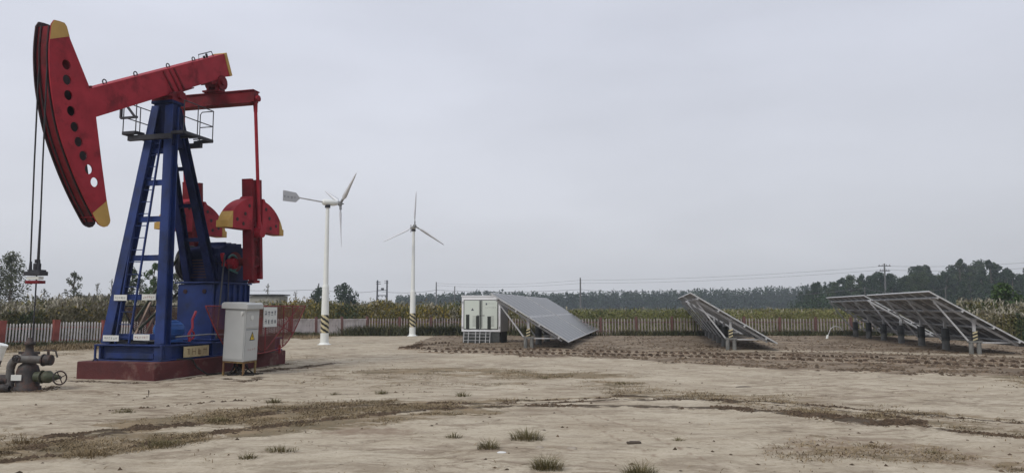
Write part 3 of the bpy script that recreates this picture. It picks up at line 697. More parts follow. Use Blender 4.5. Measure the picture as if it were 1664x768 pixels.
# far belt of trees: reads as one hazy mass
mbV = []; mbF = []; off = 0; rr = random.Random(21)
def belt_top(px):
    return np.interp(px, [640, 660, 700, 745, 780, 860, 900, 940, 1000, 1080, 1100, 1160, 1200, 1255, 1275, 1330], [484, 480, 479, 477, 474, 476, 478, 476, 474, 474, 473, 471, 471, 467, 468, 462])
for row, (Y, n) in enumerate(((300, 120), (315, 120), (330, 100))):
    for i in range(n):
        px = 648 + (1360 - 648) * (i + rr.random()) / n; X = (px - 832) / F * Y
        h = (CAMZ + (500 - belt_top(px)) / F * Y * 1.0) * rr.uniform(.90, 1.06)
        h = max(h, 5.0); w = rr.uniform(2.8, 4.6); cs = []; rs = []
        for j in range(9):
            f = .08 + .9 * j / 8; cs.append((X + rr.uniform(-.3, .3) * w, Y + rr.uniform(-.8, .8), h * f)); rs.append(w * .5 * (1.05 - .75 * f ** 2.2) * rr.uniform(.7, 1.15))
        V, Fc = crown_quads(cs, rs, 300, .5, row * 1000 + i, 1.5); mbV.append(V); mbF.append(Fc + off); off += len(V)
tag(np_mesh("distant_tree_belt", np.concatenate(mbV), np.concatenate(mbF), [LM['dark']]), "hazy belt of far poplars along the horizon", "tree belt", kind='stuff')
# low far scrub left of the belt
mbV = []; mbF = []; off = 0
for i in range(60):
    px = 480 + 170 * rr.random(); Y = rr.uniform(170, 240); X = (px - 832) / F * Y; h = rr.uniform(2.6, 4.4)
    V, Fc = crown_quads([(X, Y, h * .3), (X + .8, Y, h * .65), (X - .6, Y, h * .5)], [h * .35, h * .3, h * .3], 110, .3, 5000 + i); mbV.append(V); mbF.append(Fc + off); off += len(V)
tag(np_mesh("distant_scrub", np.concatenate(mbV), np.concatenate(mbF), [LM['dusty']]), "low far scrub on the horizon between the wind turbines", "scrub", kind='stuff')

# right hand wood: separate trees from three kinds
protos = []
for k in range(6):
    kind = 'poplar' if k % 2 else 'round'
    protos.append(tree("wood_tree", "tree", "tree", (0, 0, 0), 9.0, 2.7 if kind == 'poplar' else 4.4, [LM['dark'], LM['dark'], LM['mid'], LM['dark'], LM['dark'], LM['mid']][k], 4200, .17, kind, 100 + k, bare=.1))
def wood_top(px): return np.interp(px, [1290, 1340, 1380, 1420, 1450, 1480, 1500, 1530, 1555, 1590, 1640, 1700, 1760], [470, 459, 452, 446, 447, 434, 431, 440, 423, 431, 427, 428, 430])
used = set(); rw = random.Random(33); cnt = 0
for row, (Y, n) in enumerate(((130, 16), (140, 26), (150, 28), (162, 30))):
    for i in range(n):
        px = 1300 + (1740 - 1300) * (i + rw.uniform(.1, .9)) / n; k = rw.randrange(6)
        if row == 0 and px < 1400: continue
        X = (px - 832) / F * Y; h = (CAMZ + (500 - wood_top(px)) / F * Y) * rw.uniform(.76, 1.10) * (0.8 if row == 0 else 1)
        o = protos[k] if k not in used else copy_tree(protos[k]); used.add(k)
        o.location = (X, Y, 0); o.rotation_euler = (0, 0, rw.uniform(0, 6.28)); s = h / 9; o.scale = (s * rw.uniform(.9, 1.25), s * rw.uniform(.9, 1.25), s)
        tag(o, "dark green tree in the dense wood behind the right hand arrays", "tree", "trees of the wood on the right"); cnt += 1
# undergrowth of the wood
mbV = []; mbF = []; off = 0
for i in range(150):
    px = 1290 + 460 * rr.random(); Y = rr.uniform(120, 150); X = (px - 832) / F * Y; h = rr.uniform(2.5, 5.0)
    V, Fc = crown_quads([(X, Y, h * .3), (X + .8, Y, h * .65), (X - .8, Y, h * .5)], [h * .4, h * .34, h * .34], 150, .25, 7000 + i); mbV.append(V); mbF.append(Fc + off); off += len(V)
tag(np_mesh("wood_undergrowth", np.concatenate(mbV), np.concatenate(mbF), [LM['dark']]), "dark undergrowth filling the edge of the right hand wood", "undergrowth", kind='stuff')

def place_tree(px, ytop, Y, label, w, leaf, n, size, kind, seed, name="tree", bare=.2, cat="tree"):
    X = (px - 832) / F * Y; h = CAMZ + (500 - ytop) / F * Y
    return tree(name, label, cat, (X, Y, 0), h, w, leaf, n, size, kind, seed, bare=bare)
place_tree(22, 408, 52, "bushy grey green tree at the far left edge behind the reeds", 2.9, LM['dusty'], 4200, .08, 'round', 201, bare=.2)
place_tree(123, 438, 54, "slim sparse young poplar left of the horsehead's lower tip", 1.3, LM['dusty'], 1100, .075, 'poplar', 202, "poplar_tree", bare=.35)
place_tree(212, 432, 52, "young poplar seen through the ladder between the blue front legs", 1.3, LM['mid'], 1700, .075, 'poplar', 203, "poplar_tree", bare=.3)
place_tree(228, 440, 56, "thin poplar just right of the ladder behind the pump jack", 1.1, LM['dusty'], 600, .075, 'poplar', 204, "poplar_tree", bare=.3)
place_tree(252, 424, 52, "tallest green poplar directly behind the blue front right leg", 1.3, LM['light'], 2000, .075, 'poplar', 205, "poplar_tree", bare=.25)
place_tree(287, 440, 50, "bushy poplar between the blue front leg and the belt wheel", 1.9, LM['dusty'], 2600, .08, 'poplar', 206, "poplar_tree", bare=.25)
place_tree(265, 452, 48, "low leafy sapling at the foot of the poplars behind the pump jack", 1.6, LM['mid'], 1000, .08, 'round', 207, "sapling", bare=.25)
place_tree(519, 468, 95, "dark bushy tree left of the striped turbine tower", 3.4, LM['dark'], 2200, .13, 'round', 208, bare=.15)
place_tree(557, 462, 92, "round dark tree right of the striped turbine tower", 3.9, LM['dark'], 3400, .13, 'round', 209, bare=.1)
place_tree(1634, 462, 43, "light green leafy tree in the reeds at the right edge", 2.3, LM['light'], 3600, .09, 'round', 210, bare=.1)
place_tree(184, 448, 60, "nearly bare thin sapling above the grey shed", .7, LM['dusty'], 70, .06, 'poplar', 211, "sapling", bare=.4)
place_tree(439, 458, 60, "nearly bare twiggy sapling above the pale flat roofed hut", .8, LM['dusty'], 90, .06, 'poplar', 212, "sapling", bare=.4)
place_tree(481, 470, 62, "thin bare sapling between the hut and the turbine tower", .7, LM['dusty'], 60, .06, 'poplar', 213, "sapling", bare=.4)

place_tree(158, 455, 57, "wispy sapling just left of the grey shed roof edge", .9, LM['dusty'], 160, .06, 'poplar', 214, "sapling", bare=.35)
place_tree(72, 466, 50, "short wispy sapling right of the bushy tree at far left", .9, LM['dusty'], 220, .06, 'poplar', 215, "sapling", bare=.4)
place_tree(301, 452, 53, "wispy sapling just left of the belt wheel", .8, LM['mid'], 260, .06, 'poplar', 216, "sapling", bare=.35)
# ------------------------------------------------------------------ buildings far left
c0 = at(196, 487, 62); t = thing("farm_shed", "long low grey shed with one small dark window behind the reeds", "shed", (c0.x, 62, 0))
mb = MB(); mb.box((0, 2, 1.25), (8.4, 4, 2.5)); mb.build("wall", M['wall'], t, .02)
mb = MB(); mb.box((0, 2, 2.56), (8.8, 4.4, .12)); mb.build("roof", M['roof'], t, .02)
mb = MB(); mb.box((-.9, -.02, 1.75), (.62, .06, .34)); mb.build("window", M['win'], t, .01)
c0 = at(430, 487, 50); t = thing("guard_hut", "pale flat roofed hut standing beyond the red mesh guard", "hut", (c0.x, 50, 0))
mb = MB(); mb.prism([(-.92, 0), (.92, 0), (1.02, 2.42), (-1.02, 2.42)], 0, 1.8); mb.build("wall", M['wall_pale'], t, .02)
mb = MB(); mb.box((0, .9, 2.48), (2.3, 2.1, .08)); mb.build("roof", M['roof'], t, .01)
mb = MB(); mb.box((-.45, -.02, 1.7), (.5, .05, .5)); mb.build("window", M['win'], t, .01)

# ------------------------------------------------------------------ utility poles and wires
def pole(px, ytop, Y, label, arms=0, r=.14, group=None):
    p = at(px, ytop, Y); h = p.z; t = thing("utility_pole", label, "utility pole", (p.x, Y, 0), 0, group)
    mb = MB(); mb.cyl((0, 0, 0), (0, 0, h), r, r * .7, 8); mb.build("shaft", M['pole'], t)
    for k in range(arms):
        z = h - .45 - k * .9; mb = MB(); mb.bar((-1.15 + k * .2, 0, z), (1.15 - k * .2, 0, z), .14, .14)
        for x in (-.95, -.4, .4, .95): mb.cyl((x * (1 - k * .17), 0, z), (x * (1 - k * .17), 0, z + .3), .06, .05, 6)
        mb.build("crossarm", M['pole'], t)
    return p
pA = pole(1437, 428, 136, "utility pole with two crossarms in front of the right hand wood", 2, .2)
pole(943, 451, 150, "tall bare utility pole beyond the field behind the solar panels", 0, .2)
pole(709, 458, 190, "far utility pole just right of the farther wind turbine", 0, .2)
pole(739, 465, 210, "far thin utility pole left of the white container", 0, .18)
pole(518, 460, 170, "far utility pole rising behind the dark bushy tree", 0, .2)
pole(1405, 466, 90, "short grey pole rising behind the far end of the right array", 0, .07)
pole(1536, 466, 80, "thin pole behind the top edge of the right hand array", 0, .06)
pole(1329, 479, 130, "short pole at the edge of the wood left of the arrays", 0, .1)
Y = 200; pa = at(613, 455, Y); pb = at(629.5, 454, Y); t = thing("transformer_platform", "twin pole transformer platform on the horizon between the turbines", "transformer", ((pa.x + pb.x) / 2, Y, 0))
w = (pb.x - pa.x) / 2
for sx in (-1, 1): mb = MB(); mb.cyl((sx * w, 0, 0), (sx * w * .93, 0, pa.z), .26, .2, 8); mb.build("pole_shaft", M['dark'], t)
mb = MB()
for z, l_ in ((pa.z - .5, .9), (pa.z - 1.0, 1.0)): mb.bar((-w - .3, 0, z), (-w + l_, 0, z), .16, .16); mb.bar((w - .8, 0, z + .2), (w + .3, 0, z + .2), .13, .13)
mb.bar((-w, 0, pa.z - 2.7), (w, 0, pa.z - 2.7), .14, .14); mb.bar((-w, 0, pa.z - 4.1), (w, 0, pa.z - 4.1), .2, .2); mb.bar((-w, 0, pa.z - 5.8), (w, 0, pa.z - 5.2), .13, .13); mb.bar((-w, 0, 2.2), (w, 0, 2.2), .18, .18)
mb.build("crossarm", M['dark'], t)
mb = MB(); mb.box((.1, 0, pa.z - 2.35), (.75, .5, .55)); mb.build("transformer_box", M['dark'], t, .03)
mb = MB()
for x in (-.9, 0, .9): mb.cyl((x, 0, pa.z - 4.0), (x, 0, pa.z - 4.6), .12, .09, 6)
mb.build("insulator", M['dark'], t)
def wire(name, label, pts, r):
    mb = MB(); out = []
    for a, b in zip(pts[:-1], pts[1:]):
        for k in range(10):
            f = k / 10; p = a.lerp(b, f); p = p - Vector((0, 0, .6 * 4 * f * (1 - f))); out.append(p)
    out.append(pts[-1]); mb.tube(out, r, 5); return tag(mb.build(name, M['wire'], None, fix=False), label, "power line", "overhead power lines")
wire("power_line", "lowest overhead wire running low across the whole horizon", [at(300, 466, 190), at(518, 470, 190), at(613, 472.5, 195), at(709, 471, 200), at(943, 470, 205), at(1100, 471.5, 210), at(1330, 470, 215)], .045)
wire("power_line", "upper overhead wire right of the farther turbine", [at(709, 460, 190), at(943, 455, 160), at(1437, 432, 136.2), at(1760, 418, 120)], .02)
wire("power_line", "middle overhead wire right of the farther turbine", [at(709, 463.5, 190), at(943, 460, 160), at(1437, 438, 136.2), at(1760, 428, 120)], .02)
wire("power_line", "thin dark wire sagging in front of the right hand wood", [at(1180, 478, 150), at(1405, 468, 90.2), at(1536, 468, 80.2)], .022)

# ------------------------------------------------------------------ fences
def fence(name, label, line, post_m, picket_m, rail_m, bay=2.05, hgt=1.0, pw=.07, gap=.135, solid=False, z_rails=(.78, .25), post_w=.2, lean=.0):
    a0 = Vector((*line[0], 0)); t = thing(name, label, "fence", a0)
    pm = None; mm = None; n = int(round(bay / gap)) - 1
    rnd = random.Random(len(label))
    def unit_panel():
        mb = MB()
        if solid:
            mb.box((bay / 2, 0, .48), (bay - .06, .05, .88)); 
            for k in range(9): mb.bar((.12 + k * bay / 9.3, -.03, .05), (.12 + k * bay / 9.3, -.03, .9), .04, .02)
            mb.box((bay / 2, 0, .95), (bay - .06, .09, .06))
            return mb.build("sheet_panel", picket_m, t, .004)
        for k in range(n):
            x = post_w / 2 + (bay - post_w) * (k + .5) / n; hh = hgt * (1 + rnd.uniform(-.02, .02)); dx = rnd.uniform(-.012, .012)
            mb.add([(x - pw / 2, -.02, .03), (x + pw / 2, -.02, .03), (x + pw / 2 + dx, -.02, hh - .05), (x + dx, -.02, hh), (x - pw / 2 + dx, -.02, hh - .05),
                    (x - pw / 2, .02, .03), (x + pw / 2, .02, .03), (x + pw / 2 + dx, .02, hh - .05), (x + dx, .02, hh), (x - pw / 2 + dx, .02, hh - .05)],
                   [(0, 1, 2, 3, 4), (9, 8, 7, 6, 5), (0, 5, 6, 1), (1, 6, 7, 2), (2, 7, 8, 3), (3, 8, 9, 4), (4, 9, 5, 0)], 0)
        for z in z_rails: mb.box((bay / 2, .045, z), (bay - .02, .045, .06), mi=1)
        return mb.build("picket_panel", [picket_m, rail_m], t)
    first = True; d_prev = None
    for a, b in zip(line[:-1], line[1:]):
        a = Vector((*a, 0)); b = Vector((*b, 0)); Ls = (b - a).length; nb = max(1, round(Ls / bay)); ang = math.atan2(b.y - a.y, b.x - a.x); sc = Ls / nb / bay
        for k in range(nb + (1 if b == Vector((*line[-1], 0)) else 0)):
            p = a.lerp(b, k / nb) - a0
            if pm is None:
                mb = MB(); mb.box((0, 0, .52), (post_w, post_w * .8, 1.04)); mb.box((0, 0, 1.05), (post_w * 1.1, post_w * .9, .03)); pm = mb.build("post", post_m, t, .008); q = pm
            else: q = pm.copy(); COL.objects.link(q)
            q.location = p; q.rotation_euler = (rnd.uniform(-.02, .02), rnd.uniform(-.03, .03) + lean, ang); q.scale = (1, 1, rnd.uniform(.99, 1.04))
            if k < nb:
                if mm is None: mm = unit_panel(); q = mm
                else: q = mm.copy(); COL.objects.link(q)
                q.location = p; q.rotation_euler = (rnd.uniform(-.015, .015), lean * .6, ang); q.scale = (sc, 1, rnd.uniform(.98, 1.02))
    return t
fence("picket_fence", "white picket fence with bright red posts on the left side", FL, M['fence_red'], M['picket_w'], M['fence_red'], bay=2.1, gap=.135, pw=.05, post_w=.24, lean=.03)
fence("sheet_fence", "short grey sheet fence between the left pickets and striped tower", FM, M['fence_brown'], M['sheet'], M['sheet'], bay=1.5, solid=True, post_w=.15)
fence("picket_fence", "long dull pinkish picket fence behind the container and arrays", FR, M['fence_brown'], M['picket_p'], M['fence_brown'], bay=2.05, gap=.17, pw=.055, post_w=.13)

# ------------------------------------------------------------------ pump jack (local x = along the beam away from the well, z up)
W0 = Vector((-9.55, 14.73, 0)); PA = R(75)
base = thing("concrete_base", "low oxide red concrete base under the blue pump jack", "concrete base", W0, PA)
mb = MB(); mb.box((4.78, -.07, .18), (5.24, 2.12, .42)); mb.build("plinth", M['concrete_red'], base, .025)
mb = MB(); mb.ring((2.3, .62, .40), (0, 1, .3), .06, .013, 14, 6, a0=0, a1=2 * PI); mb.ring((7.0, .62, .40), (0, 1, .3), .06, .013, 14, 6); mb.build("lifting_loop", M['dark'], base)

pj = thing("pump_jack", "red and blue oil pump jack nodding on its concrete base", "pump jack", W0 + Vector((0, 0, 0)), PA)
TC = -.09
# skid
mb = MB(); ZS0, ZS1 = .395, .745
mb.box((4.9, TC, .50), (4.7, 1.3, .12))
for ty in (-1, 1):
    yy = TC + ty * .80
    mb.box((4.95, yy, ZS1 - .015), (4.9, .24, .03)); mb.box((4.95, yy, ZS0 + .015), (4.9, .24, .03)); mb.box((4.95, yy - ty * .0, .57), (4.86, .03, .29))
for xx, ww in ((2.62, .3), (4.3, .2), (6.0, .2), (7.28, .24)):
    mb.box((xx, TC, ZS1 + .003), (ww, 1.86, .03)); mb.box((xx, TC, ZS0 + .003), (ww, 1.86, .03)); mb.box((xx - .0, TC, .57), (.03, 1.83, .29))
for xx in (2.49,):
    for ty in (-.92, .90): mb.box((xx, TC + ty, .57), (.04, .04, .35))
mb.box((2.68, TC - .80, .57), (.34, .20, .285)); mb.build("skid", M['blue'], pj, .005)
# front legs
def hleg(p, q, w, h, name="leg", m=None, upv=(1, 0, 0), w2=None):
    mb = MB(); p = Vector(p); q = Vector(q); a, b, d = basis(q - p, upv); 
    w2 = w2 or w
    for sg in (-1, 1): mb.bar(p + b * sg * (h / 2 - .012), q + b * sg * (h / 2 - .012), w, .024, upv, w2=w2)
    mb.bar(p, q, .02, h - .05, upv)
    return mb.build(name, m or M['blue'], pj, .003)
LF0 = (2.72, .66, .76); LF1 = (3.32, .09, 6.55); RF0 = (2.72, -.84, .76); RF1 = (3.32, -.31, 6.55)
hleg(LF0, LF1, .25, .24, m=M['blue'], w2=.22); hleg(RF0, RF1, .25, .24, m=M['blue'], w2=.22)
def lerp3(a, b, z):
    f = (z - a[2]) / (b[2] - a[2]); return Vector(a).lerp(Vector(b), f)
# rear legs
LR0 = (4.80, .17, 2.28); LR1 = (3.46, .06, 6.5); RR0 = (4.88, -.50, 2.28); RR1 = (3.46, -.30, 6.5)
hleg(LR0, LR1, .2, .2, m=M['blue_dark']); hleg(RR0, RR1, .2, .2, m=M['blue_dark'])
for z in (.93, 1.85, 2.78, 3.72, 4.62, 5.42):
    a = lerp3(LF0, LF1, z); b = lerp3(RF0, RF1, z); mb = MB(); mb.bar(a + Vector((.02, -.08, 0)), b + Vector((.02, .08, 0)), .05, .13); mb.bar(a + Vector((.05, -.08, .06)), b + Vector((.05, .08, .06)), .12, .02); mb.build("cross_bar", M['blue'], pj, .003)
for z in (3.35, 4.2, 5.1):
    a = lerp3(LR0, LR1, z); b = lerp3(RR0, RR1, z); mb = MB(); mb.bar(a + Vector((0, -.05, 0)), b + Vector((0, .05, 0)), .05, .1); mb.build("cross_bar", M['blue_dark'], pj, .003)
# top of the post: plates closing in under the saddle
mb = MB()
def quadplate(p, th=.02):
    p = [Vector(x) for x in p]; n = (p[1] - p[0]).cross(p[2] - p[0]).normalized() * th / 2
    mb.add([x + n for x in p] + [x - n for x in p], [(0, 1, 2, 3), (7, 6, 5, 4), (0, 4, 5, 1), (1, 5, 6, 2), (2, 6, 7, 3), (3, 7, 4, 0)])
zt, zb = 6.62, 5.55
lf, rf = lerp3(LF0, LF1, zb), lerp3(RF0, RF1, zb); lr, rr2 = lerp3(LR0, LR1, zb), lerp3(RR0, RR1, zb)
lf += Vector((.0, .04, 0)); rf += Vector((0, -.04, 0)); lr += Vector((0, .04, 0)); rr2 += Vector((0, -.04, 0))
T4 = [Vector((3.24, .15, zt)), Vector((3.24, -.37, zt)), Vector((3.52, -.37, zt)), Vector((3.52, .15, zt))]
quadplate([rf, rr2, T4[2], T4[1]]); quadplate([lf, lr, T4[3], T4[0]]); quadplate([lf + Vector((.1, 0, .35)), rf + Vector((.1, 0, .35)), T4[1], T4[0]])
quadplate([lr, rr2, T4[2], T4[3]])
mb.box((3.40, -.11, zt + .03), (.44, .62, .07)); mb.build("post_head", M['blue_dark'], pj, .004)
# ladder
mb = MB(); la, lb = Vector((2.60, .17, .78)), Vector((3.20, .06, 5.75)); sp = Vector((0, .19, 0))
for sg in (-1, 1): mb.bar(la + sp * sg, lb + sp * sg, .028, .05, (1, 0, 0))
n = 17
for k in range(n): p = la.lerp(lb, (k + .5) / n); mb.cyl(p - sp, p + sp, .011, n=6)
mb.build("ladder", M['blue'], pj)
# signs on the front legs
rs = random.Random(8)
for (ty, z, wd, im) in ((.355, 1.84, .36, 'ink'), (-.44, 1.85, .38, 'ink_red'), (.48, .90, .44, 'ink'), (-.37, .93, .44, 'ink_red')):
    xx = 2.70 + (z - .76) * .10 - .13; mb = MB(); mb.box((xx, ty, z), (.012, wd, .135))
    pl = (lambda xx_: (lambda u, v: (xx_ - .009, u, v)))(xx)
    nchar = 6
    for k in range(nchar): glyph_marks(mb, ty + wd * (.36 - .72 * k / (nchar - 1)), z, .05, .06, pl, rs, 4, 1)
    mb.build("safety_sign", [M['sign'], M[im]], pj, fix=False)
# platform
mb = MB(); PZ = 5.83
for a, b in (((2.86, .70), (2.86, .33)), ((2.86, .70), (4.0, .70)), ((4.0, .70), (4.0, .25)), ((2.86, .33), (3.1, .30)), ((3.1, -.84), (4.18, -.84)), ((4.18, -.84), (4.18, -.3)), ((3.1, -.84), (3.1, -.5)), ((3.55, -.84), (3.55, -.4)), ((3.5, .7), (3.5, .3))):
    mb.bar((*a, PZ), (*b, PZ), .06, .07)
for k in range(7): mb.bar((3.15 + k * .16, -.84, PZ + .02), (3.15 + k * .16, -.45, PZ + .02), .015, .03); mb.bar((2.9 + k * .16, .70, PZ + .02), (2.9 + k * .16, .35, PZ + .02), .015, .03)
mb.bar((2.95, -.62, PZ - .12), (2.95, .60, PZ - .12), .09, .12); mb.bar((4.05, -.62, PZ - .12), (4.05, .60, PZ - .12), .09, .12)
plat = mb.build("platform", M['dark'], pj)
mb = MB()
def rail(pts, r=.013): mb.tube([Vector(p) for p in pts], r, 6)
for x, y_ in ((2.86, .70), (2.86, .33), (3.4, .70), (4.0, .70)): rail([(x, y_, PZ), (x, y_, PZ + .78)])
for z in (.78, .40): rail([(2.86, .33, PZ + z), (2.86, .70, PZ + z)]); rail([(2.86, .70, PZ + z), (4.0, .70, PZ + z)])
mb.build('railing', M['dark'], plat); mb = MB()
for x, y_ in ((3.1, -.84), (3.6, -.84), (4.18, -.84)): rail([(x, y_, PZ), (x, y_, PZ + .78)])
for z in (.78, .38): rail([(3.1, -.84, PZ + z), (4.18, -.84, PZ + z)])
rail([(4.18, -.45, PZ), (4.18, -.45, PZ + .72), (4.18, -.50, PZ + .78), (4.18, -.84, PZ + .78)]); rail([(4.18, -.45, PZ + .38), (4.18, -.84, PZ + .38)])
mb.build("railing", M['dark'], plat)
mb = MB(); mb.bar((2.86, .78, PZ + .86), (2.86, .38, PZ + .40), .045); mb.bar((2.86, .78, PZ + .86), (2.86, .78, PZ + .38), .05); mb.bar((2.86, .78, PZ + .38), (2.86, .30, PZ + .38), .05); mb.build("gate_bracket", M['dark'], plat)

# walking beam
BA = math.atan2(8.57 - 6.40, 5.17 - .95); ca, sa = math.cos(BA), math.sin(BA)
O = Vector((3.06, TC, 7.08))       # centre line point above the saddle
def bm(u, y, v): return Vector((O.x + u * ca - v * sa, O.y + y, O.z + u * sa + v * ca))
UH0, UH1 = -2.5, 2.62
mb = MB(); hw, hd = .195, .30
def bbox(mb, u0, u1, y0, y1, v0, v1, mi=0):
    vs = [bm(u, y, v) for u in (u0, u1) for y in (y0, y1) for v in (v0, v1)]
    mb.add(vs, [(0, 1, 3, 2), (4, 6, 7, 5), (0, 4, 5, 1), (2, 3, 7, 6), (0, 2, 6, 4), (1, 5, 7, 3)], mi)
bbox(mb, UH0, UH1, -hw, hw, hd - .03, hd); bbox(mb, UH0, UH1, -hw, hw, -hd, -hd + .03)
bbox(mb, UH0, UH1, -hw + .004, -hw + .024, -hd + .03, hd - .03); bbox(mb, UH0, UH1, hw - .024, hw - .004, -hd + .03, hd - .03)
for u in (.06, .28, .46):
    vs = [bm(u - .035, y, hd - .03) for y in (-hw - .012, hw + .012)] + [bm(u + .02, y, hd - .03) for y in (-hw - .012, hw + .012)] + [bm(u + .02 + .16, y, -hd + .0) for y in (-hw - .03, hw + .03)] + [bm(u + .13, y, -hd + .0) for y in (-hw - .03, hw + .03)]
    mb.add(vs, [(0, 2, 4, 6), (7, 5, 3, 1), (0, 1, 3, 2), (4, 5, 7, 6), (6, 7, 1, 0), (2, 3, 5, 4)], 1)
bbox(mb, .10, .95, -hw - .05, hw + .05, -hd - .03, -hd - .002, 1)
beam = mb.build("walking_beam", [M['red'], M['red_dark']], pj, .006)
mb = MB(); bbox(mb, UH1 + .003, UH1 + .12, -hw - .01, hw + .01, -hd - .02, hd + .015); mb.build("tail_cap", M['yellow'], beam, .01)
for u in (-1.75, -.75, .42, 1.45):
    mb = MB(); p = bm(u, -.05, hd); mb.ring(p + Vector((0, 0, .05)), (0, 1, 0), .055, .014, 12, 6, a0=-.6, a1=2 * PI - .6); mb.build("lifting_eye", M['dark'], beam)
mb = MB(); mb.tube([bm(1.62, -.1, hd - .005), bm(1.66, -.1, hd + .13), bm(2.22, -.1, hd + .13), bm(2.26, -.1, hd - .005)], .014, 6); mb.cyl(bm(1.86, -.1, hd), bm(1.86, -.1, hd + .07), .03, n=8); mb.cyl(bm(1.98, -.1, hd), bm(1.98, -.1, hd + .11), .03, n=8); mb.build("top_handle", M['dark'], beam)
# saddle bearing under the beam
mb = MB(); mb.box((3.44, TC, 6.72), (.46, .62, .10)); mb.prism([(3.14, 6.77), (3.78, 6.77), (3.66, 6.98), (3.26, 6.90)], TC - .30, TC + .30)
mb.cyl((3.46, TC - .38, 6.86), (3.46, TC + .38, 6.86), .10, n=16); mb.build("saddle_bearing", M['red_dark'], pj, .006)

# horse head
head_poly = [(-.03, 7.44), (-.14, 7.42), (-.2, 7.31)]
arc = [(-.2, 7.31), (-.215, 6.91), (-.19, 6.5), (-.10, 5.95), (.12, 5.22), (.47, 4.52), (.83, 3.95), (1.20, 3.46)]
arcs = [(p.x, p.y) for p in catmull(arc, 5)]
tail_ = [(1.26, 3.40), (1.33, 3.37), (1.42, 3.355), (1.50, 3.38), (1.56, 3.45), (1.575, 3.52), (1.46, 3.89), (1.27, 4.67), (1.03, 5.73), (.79, 6.35), (.26, 7.17), (.16, 7.40), (.10, 7.45)]
outline = head_poly[:-1] + arcs + tail_
HY0, HY1 = TC - .205, TC + .215
holes = [(.21, 6.6), (.245, 6.29), (.30, 5.98), (.39, 5.67), (.50, 5.36), (.62, 5.07), (.76, 4.80), (.92, 4.54), (1.09, 4.29)]
def head_plate(y0, y1):
    """flat plate with the row of round lightening holes cut through it"""
    import bmesh
    b = bmesh.new(); ov = [b.verts.new((x, 0, z)) for x, z in outline]; ed = [b.edges.new((ov[i], ov[(i + 1) % len(ov)])) for i in range(len(ov))]
    hv = []
    for hx, hz in holes:
        q = [b.verts.new((hx + .105 * math.cos(2 * PI * k / 18), 0, hz + .105 * math.sin(2 * PI * k / 18))) for k in range(18)]
        hv.append(q); ed += [b.edges.new((q[k], q[(k + 1) % 18])) for k in range(18)]
    bmesh.ops.triangle_fill(b, use_beauty=True, use_dissolve=False, edges=ed)
    for f in list(b.faces):          # drop anything that filled a hole
        c_ = f.calc_center_median()
        if any((c_.x - hx) ** 2 + (c_.z - hz) ** 2 < .095 ** 2 for hx, hz in holes): b.faces.remove(f)
    vs = [tuple(v.co) for v in b.verts]; b.verts.index_update(); fs = [[v.index for v in f.verts] for f in b.faces]; b.free()
    n = len(vs); V = [(x, y0, z) for x, _, z in vs] + [(x, y1, z) for x, _, z in vs]
    Fc = [f for f in fs] + [[i + n for i in f[::-1]] for f in fs]; no = len(outline)
    Fc += [(i, (i + 1) % no, n + (i + 1) % no, n + i) for i in range(no)]
    o = no
    for q in range(len(holes)): Fc += [(o + k, o + (k + 1) % 18, n + o + (k + 1) % 18, n + o + k) for k in range(18)]; o += 18
    return V, Fc
hd_ = MB(); V, Fc = head_plate(HY0, HY0 + .03); hd_.add(V, Fc, 0); V, Fc = head_plate(HY1 - .03, HY1); hd_.add(V, Fc, 1)
head = hd_.build("horse_head", [M['red'], M['black_paint']], pj)
# rolled track between the plates, its wire grooves, and the closing back plate
mb = MB(); tr = [(x + .055, z) for x, z in arcs]
mid0, mid1 = HY0 + .033, HY1 - .033; vs = []
for x, z in tr: vs += [(x, mid0, z), (x, mid1, z), (x + .02, mid0, z), (x + .02, mid1, z)]
fs = []
for i in range(len(tr) - 1): a = i * 4; b = a + 4; fs += [(a, a + 1, b + 1, b), (a + 2, b + 2, b + 3, a + 3)]
mb.add(vs, fs, 0)
mb.tube([(x - .012, TC - .10, z) for x, z in tr], .022, 6, mi=1); mb.tube([(x - .012, TC + .10, z) for x, z in tr], .022, 6, mi=1)
mb.build("curved_track", [M['red_dark'], M['black_paint']], head, fix=False)
mb = MB(); back = [(.14, 7.38), (.26, 7.16), (.775, 6.35), (1.015, 5.73), (1.255, 4.67), (1.44, 3.89), (1.54, 3.48), (1.40, 3.36), (1.22, 3.44)]
for (x0, z0), (x1, z1) in zip(back[:6], back[1:7]): mb.bar((x0 - .012, (mid0 + mid1) / 2, z0), (x1 - .012, (mid0 + mid1) / 2, z1), mid1 - mid0, .02) if z0 > 4.6 and False else None
mb.bar((.20, TC, 7.28), (.05, TC, 7.30), mid1 - mid0, .02); mb.bar((.06, TC, 7.12), (-.1, TC, 7.14), .05, .05)
mb.box((.90, TC + .0, 6.05), (.03, mid1 - mid0, .62)); mb.box((1.3, TC, 3.55), (.3, mid1 - mid0, .03)); mb.box((.35, TC, 6.75), (.03, mid1 - mid0, .5)); mb.build("inner_web", M['red_dark'], head)
